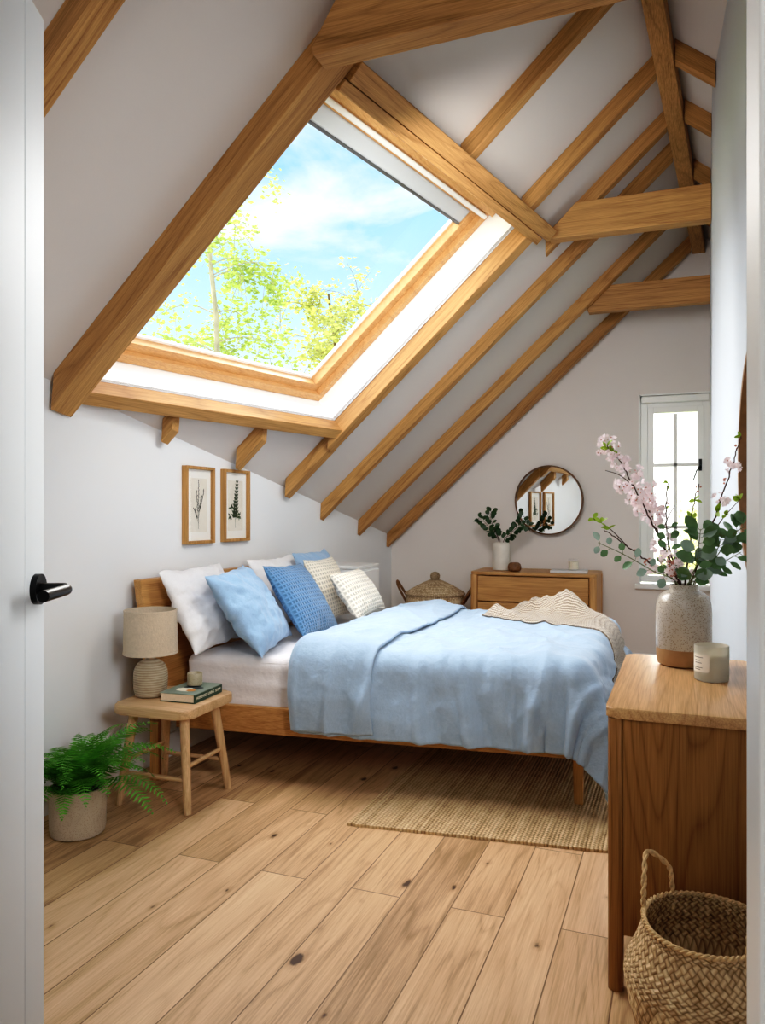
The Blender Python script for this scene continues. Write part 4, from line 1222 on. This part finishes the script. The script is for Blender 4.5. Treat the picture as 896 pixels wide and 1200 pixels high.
euc('leafy sprig in the white vase, reaching across the round mirror', [(.01,0,.03),(.02,-.01,.25),(.08,-.03,.31),(.15,-.04,.39),(.21,-.04,.48)], 12, .046, 43, 0, start=.3, **gv)
euc('leafy sprig in the white vase, bending low to the right', [(.01,.01,.03),(.02,0,.25),(.10,-.01,.34),(.19,-.02,.40),(.25,-.02,.39)], 10, .044, 44, 0, start=.4, **gv)
euc('short leafy sprig in the white vase, just over its mouth', [(0,0,.03),(-.005,-.02,.25),(-.03,-.04,.31),(-.05,-.05,.36)], 7, .046, 45, 0, start=.5, **gv)
bm = B(); lathe(bm, [(0,0),(.035,0),(.052,.012),(.058,.038),(.05,.064),(.034,.076),(.03,.072),(.03,.05),(0,.05)], 36, disp=lambda a, j, r, z: .002*math.cos(a*12))
o = obj('wooden_pot', bm, M['brownwood'], None); o.location = (-1.355,6.57,dh+.0005); tag(o, 'little round brown wooden pot beside the white vase', 'pot')
bm = B(); box(bm, -.15,.15,-.10,.10,0,.022,.002); o = obj('book', bm, M['greytray'], None, False); o.location = (-.90,6.62,dh+.0005); o.rotation_euler = (0,0,R_(4)); tag(o, 'thin pale grey book lying under the small far candle', 'book')
c2 = thing('candle', 'small white candle in clear glass on the pale book', 'candle', (-.865,6.62,dh+.023))
bm = B(); lathe(bm, [(0,0),(.042,0),(.044,.004),(.044,.095),(.042,.095),(.042,.006),(0,.005)], 32); obj('glass', bm, M['frameglass'], c2)
bm = B(); lathe(bm, [(0,.007),(.0415,.007),(.0415,.07),(0,.07)], 32); obj('wax', bm, M['wax'], c2)

# round mirror on the gable wall, hung slightly turned
mr = thing('round_mirror', 'round wall mirror with thin bronze frame above the dresser', 'mirror', (-1.123,6.945,1.455), R_(-8.2))
def disc(bm, r, y, n=72):
    poly(bm, [(r*math.cos(2*PI*k/n), y, r*math.sin(2*PI*k/n)) for k in range(n)])
bm = B(); disc(bm, .30, -.012); obj('mirror_glass', bm, M['mirror'], mr, False)
def ring_y(bm, r0, r1, y0, y1, n=72):
    g = []
    for r, y in ((r0,y0),(r1,y0),(r1,y1),(r0,y1)):
        g.append([bm.verts.new((r*math.cos(2*PI*k/n), y, r*math.sin(2*PI*k/n))) for k in range(n)])
    for a in range(4):
        for k in range(n): bm.faces.new((g[a][k],g[a][(k+1)%n],g[(a+1)%4][(k+1)%n],g[(a+1)%4][k]))
bm = B(); ring_y(bm, .299, .312, -.022, .004); obj('mirror_frame', bm, M['mirrorframe'], mr)
bm = B(); disc(bm, .30, .003); obj('back_panel', bm, M['brownwood'], mr, False)

# round mirror on the right wall, seen edge on
wy = 2.80
m2 = thing('round_mirror', 'large round wooden framed mirror edge-on on the white wall over the chest', 'mirror', (xr(wy)-.002,wy,1.53), PI/2+math.atan(.0561))
m2.rotation_euler = (0,0,-PI/2+math.atan(.0561)*1.0)
bm = B(); ring_y(bm, .392, .42, -.04, -.001); obj('mirror_frame', bm, M['roundframe'], m2)
bm = B(); disc(bm, .395, -.012); obj('mirror_glass', bm, M['mirror'], m2, False)

# lidded wicker hamper
hp = thing('wicker_hamper', 'lidded wicker hamper with two handles in the far corner', 'hamper', (-2.085,6.62,0))
hp.scale = (1,1,1.13)
bm = B(); lathe(bm, [(0,0),(.2,0),(.215,.02),(.235,.2),(.255,.42),(.262,.53),(.258,.54),(.248,.53),(.24,.42),(0,.40)], 72); obj('basket_body', bm, M['wicker'], hp)
bm = B(); lathe(bm, [(.27,.538),(.272,.55),(.25,.565),(.18,.60),(.10,.636),(.05,.655),(.04,.655),(0,.655),], 72); ld = obj('lid', bm, M['wicker'], hp)
bm = B(); lathe(bm, [(0,.652),(.03,.655),(.042,.67),(.045,.69),(.032,.712),(0,.72)], 24); obj('knob', bm, M['wicker'], ld)
for sg in (-1, 1):
    bm = B(); tube(bm, curve_pts([(sg*.255,-.05,.47),(sg*.29,-.045,.52),(sg*.345,-.03,.60),(sg*.362,0,.635),(sg*.345,.03,.60),(sg*.29,.045,.52),(sg*.255,.05,.47)],8), .011, 8); obj('handle', bm, M['brownwood'], hp)

# white bedside unit beyond the bed
wb = thing('bedside_cabinet', 'plain white painted bedside cabinet behind the cushions at the wall', 'cabinet', (-2.63,5.14,0))
bm = B(); box(bm, 0,.42,0,.40,.06,.93,.004); obj('carcass', bm, M['gloss_white'], wb, False)
bm = B(); box(bm, -.0,.43,-.008,.408,.931,.955,.004); obj('top', bm, M['gloss_white'], wb, False)
for k in range(2):
    bm = B(); box(bm, .4205,.436,.012,.388,.09+.42*k,.49+.42*k,.003); obj('door', bm, M['gloss_white'], wb, False)
bm = B(); box(bm, .02,.38,.02,.38,0,.0595); obj('base', bm, M['gloss_white'], wb, False)

# ------------------------------------------------------------------ framed prints
def print_frame(label, y0, y1, z0, z1, kind):
    f = thing('picture_frame', label, 'picture', (XL+.001,y0,z0), 0, 'framed botanical prints')
    w, h = y1-y0, z1-z0; fw = .018; dp = .035
    bm = B()
    box(bm, 0, dp, 0, fw, 0, h, .002); box(bm, 0, dp, w-fw, w, 0, h, .002); box(bm, 0, dp, fw, w-fw, 0, fw, .002); box(bm, 0, dp, fw, w-fw, h-fw, h, .002)
    obj('frame', bm, M['beamZ'], f, False)
    bm = B(); box(bm, .004, .012, fw, w-fw, fw, h-fw); obj('mount', bm, M['mount'], f, False)
    bm = B(); box(bm, .0121, .0135, fw+.045, w-fw-.04, fw+.05, h-fw-.05); pr = obj('print', bm, M['printpaper'], f, False)
    x = .0141; cy = w/2
    bm = B(); rr = random.Random(5 if kind else 6)
    def strip(p, q, wd):
        p = V(p); q = V(q); d = (q-p).normalized(); s = V((-d.y, d.x))*wd/2
        poly(bm, [(x,*(p-s)),(x,*(q-s)),(x,*(q+s)),(x,*(p+s))])
    def spot(c, d, L, W):
        c = V(c); d = V(d).normalized(); s = V((-d.y,d.x))
        poly(bm, [(x+.0002,*(c)),(x+.0002,*(c+d*L*.4-s*W/2)),(x+.0002,*(c+d*L)),(x+.0002,*(c+d*L*.4+s*W/2))])
    if kind == 0:     # slender grassy stems with small buds
        for (bx, tx, tz, b0) in ((0,.0,.36,.14),(0,.055,.31,.16),(0,-.045,.20,.12),(.0,.03,.27,.15),(0,-.02,.30,.13)):
            strip((cy,.085), (cy+bx,b0), .0022); strip((cy+bx,b0), (cy+tx,tz), .002)
            for k in range(15):
                t = .3+.7*k/14
                q = (cy+bx+(tx-bx)*t, b0+(tz-b0)*t); spot(q, (rr.uniform(-.8,.8),1), .016, .008)
    else:             # leafy sprig
        strip((cy,.085),(cy-.005,.2),.0026); strip((cy-.005,.2),(cy+.02,.37),.0022)
        for k in range(11):
            t = k/10; q = (cy-.004+.024*t, .15+.22*t)
            for sg in (1,-1):
                L = .05*(1-.55*t)
                spot(q, (sg*1.0,.55+.4*t), L, L*.5); spot(q, (sg*.7,1.1), L*.8, L*.42)
        strip((cy-.005,.16),(cy-.05,.21),.002); strip((cy,.14),(cy+.045,.16),.002)
        for q in ((cy-.05,.21),(cy+.045,.16),(cy-.06,.16)):
            for k in range(5): spot(q, (rr.uniform(-1,1),rr.uniform(-1,1)), .03, .016)
    obj('botanical_drawing', bm, M['inkdark' if kind == 0 else 'inkgreen'], pr, False)
    bm = B(); poly(bm, [(.026,fw,fw),(.026,w-fw,fw),(.026,w-fw,h-fw),(.026,fw,h-fw)]); obj('glass', bm, M['frameglass'], f, False)
print_frame('oak framed print of slender grassy stems, nearer the lamp', 3.64, 3.925, 1.165, 1.615, 0)
print_frame('oak framed print of a leafy green sprig, nearer the far wall', 4.03, 4.325, 1.165, 1.615, 1)

# ------------------------------------------------------------------ outside
bm = B(); box(bm, -60, 30, -20, 70, -3.3, -3.2); g_ = structure('ground', bm, M['lawn'])
def tree(name, label, base, h, seed, trunkmat, leafmat_, crown, nleaf, lsize, droop, group='trees in the garden'):
    rr = random.Random(seed)
    root = thing(name, label, 'tree', base, 0, group)
    bm = B(); tp = [V((0,0,0))]
    for i in range(1, 9): tp.append(V((.12*math.sin(i*.9+seed), .12*math.cos(i*.7+seed), h*.97*i/8)))
    tube(bm, tp, [.075*(1-.88*i/8)+.008 for i in range(9)], 10); obj('trunk', bm, trunkmat, root)
    bm = B(); tips = []
    for k in range(46):
        t = rr.uniform(.35,.98); i = int(t*8); p = tp[i].lerp(tp[min(i+1,8)], t*8-i)
        az = rr.uniform(0,2*PI); L = crown*(1.15-t)*rr.uniform(.6,1.1)+.15*crown
        d = V((math.cos(az), math.sin(az), .9)).normalized()
        pts = [p]
        for s in range(8):
            d = (d + V((0,0,-.14*droop)) + rvec(rr)*.12).normalized(); pts.append(pts[-1]+d*L/8)
        tube(bm, pts, [.022*(1-.85*s/8)*(1.2-t) for s in range(9)], 5)
        for s in range(3, 9):
            tips.append((pts[s], d))
            if rr.random() < .7:
                q = pts[s]; dd = (rvec(rr)+V((0,0,-.4*droop))).normalized(); qs = [q]
                for _ in range(4): dd = (dd+V((0,0,-.3*droop))+rvec(rr)*.2).normalized(); qs.append(qs[-1]+dd*crown*.075)
                tube(bm, qs, [.005,.004,.004,.003,.002], 4)
                for q2 in qs[1:]: tips.append((q2, dd))
    obj('branches', bm, trunkmat, root)
    bm = B()
    for _ in range(nleaf):
        p, d = rr.choice(tips)
        c = p + rvec(rr)*crown*.06; n = rvec(rr).normalized(); x, y = frame_for(n); s = lsize*rr.uniform(.6,1.2)
        bm.faces.new([bm.verts.new(c+x*s), bm.verts.new(c+y*s*.55), bm.verts.new(c-x*s), bm.verts.new(c-y*s*.55)])
    obj('foliage', bm, leafmat_, root, False)
tree('birch_tree', 'tall yellow-green birch with drooping twigs seen through the skylight', (-5.6,8.2,-3.2), 9.6, 3, M['trunk'], M['birchleaf'], 2.35, 11500, .042, 1.3)
tree('birch_tree', 'second birch crown low behind the tall birch', (-9.4,9.6,-3.2), 8.6, 5, M['trunk'], M['birchleaf'], 2.4, 8000, .055, 1.2)
tree('garden_tree', 'round yellow-green tree in the lower middle of the skylight', (-5.1,10.9,-3.2), 8.2, 9, M['brown_trunk'], M['treeleaf'], 2.0, 11000, .045, .4)
tree('garden_tree', 'pale tree seen through the casement window', (1.0,19.0,-3.2), 5.0, 12, M['brown_trunk'], M['bush'], 2.2, 7000, .08, .4)

# ------------------------------------------------------------------ world
w = bpy.data.worlds.new('sky'); S.world = w; w.use_nodes = True
nt = w.node_tree; nt.nodes.clear()
def WN(ty, **kw):
    n = nt.nodes.new(ty)
    for k, v in kw.items(): setattr(n, k, v)
    return n
tc = WN('ShaderNodeTexCoord'); sp = WN('ShaderNodeSeparateXYZ'); nt.links.new(tc.outputs['Generated'], sp.inputs[0])
rp_ = WN('ShaderNodeValToRGB'); nt.links.new(sp.outputs['Z'], rp_.inputs[0])
e = rp_.color_ramp.elements
e[0].position = .0; e[0].color = (2.6,2.6,2.5,1)
e[1].position = .75; e[1].color = (.16,.42,.86,1)
for p, c in ((.1,(1.5,1.6,1.65,1)),(.2,(.78,1.12,1.38,1)),(.42,(.36,.78,1.2,1))):
    q = e.new(p); q.color = c
mp = WN('ShaderNodeMapping'); mp.inputs['Scale'].default_value = (1.2,1.2,3.2); mp.inputs['Location'].default_value = (.3,1.1,.2); nt.links.new(tc.outputs['Generated'], mp.inputs[0])
nz = WN('ShaderNodeTexNoise'); nt.links.new(mp.outputs[0], nz.inputs['Vector'])
nz.inputs['Scale'].default_value = 3.2; nz.inputs['Detail'].default_value = 7; nz.inputs['Roughness'].default_value = .55; nz.inputs['Distortion'].default_value = .3
cr = WN('ShaderNodeValToRGB'); nt.links.new(nz.outputs['Fac'], cr.inputs[0]); cr.color_ramp.elements[0].position = .5; cr.color_ramp.elements[1].position = .72
mx = WN('ShaderNodeMix', data_type='RGBA'); nt.links.new(cr.outputs[0], mx.inputs[0]); nt.links.new(rp_.outputs[0], mx.inputs[6]); mx.inputs[7].default_value = (1.25,1.25,1.25,1)
bg = WN('ShaderNodeBackground'); nt.links.new(mx.outputs[2], bg.inputs[0]); bg.inputs[1].default_value = 1.0
wo = WN('ShaderNodeOutputWorld'); nt.links.new(bg.outputs[0], wo.inputs[0])

# ------------------------------------------------------------------ lights
def look(o, d): o.rotation_euler = V(d).to_track_quat('-Z','Y').to_euler()
def sun(name, d, e, ang, col=(1,1,1)):
    l = bpy.data.lights.new(name, 'SUN'); l.energy = e; l.angle = R_(ang); l.color = col
    o = bpy.data.objects.new(name, l); COL.objects.link(o); look(o, d); return o
def area(name, loc, d, e, sx, sy, col=(1,1,1), spread=180):
    l = bpy.data.lights.new(name, 'AREA'); l.shape = 'RECTANGLE'; l.size = sx; l.size_y = sy; l.energy = e; l.color = col; l.spread = R_(spread)
    o = bpy.data.objects.new(name, l); COL.objects.link(o); o.location = loc; look(o, d); return o
sun('sky_sun', (.62,.02,-.78), 14.5, 80, (1,.99,.98))
sun('window_sun', (.1,-1,-.25), 10, 60, (1,.98,.95))
area('landing_fill', (-.35,-.7,2.4), (0,.15,-1), 9, .5, .5, (.97,.99,1))  # unseen lamp added on the landing to brighten the door leaf
area('room_fill', (-.75,2.95,2.5), (-.4,1,-.3), 25, .9, .6, (1,.985,.96), 150)  # added fill facing away from the camera, lifts far wall and bed
area('overdoor_fill', (-.45,.6,2.9), (0,1,-.15), 3, .9, .5, (1,.98,.96), 110)  # weak fill added above the doorway, out of view; no real ceiling lamp
area('side_fill', (.2,1.02,1.7), (-1,.6,-.2), 12, .5, .7, (.95,.98,1), 105)  # cool fill added by the right wall to brighten the left wall

# ------------------------------------------------------------------ camera and look
cam = bpy.data.cameras.new('camera'); co = bpy.data.objects.new('camera', cam); COL.objects.link(co)
cam.sensor_fit = 'VERTICAL'; cam.sensor_height = 36; cam.sensor_width = 36*896/1200; cam.lens = 27.0; cam.clip_start = .05; cam.clip_end = 300
co.location = (0,0,1.35); co.rotation_euler = (R_(90),0,R_(21.4))
S.camera = co
S.view_settings.view_transform = 'Standard'
S.view_settings.look = 'None'
S.view_settings.exposure = 0
S.view_settings.use_curve_mapping = True
cm = S.view_settings.curve_mapping; cc = cm.curves[3]
cc.points.new(.035,.014); cc.points.new(.22,.195); cc.points.new(.7,.74); cm.update()
S.cycles.max_bounces = 12; S.cycles.diffuse_bounces = 6; S.cycles.transparent_max_bounces = 16
S.cycles.sample_clamp_indirect = 6
S.cycles.use_denoising = True
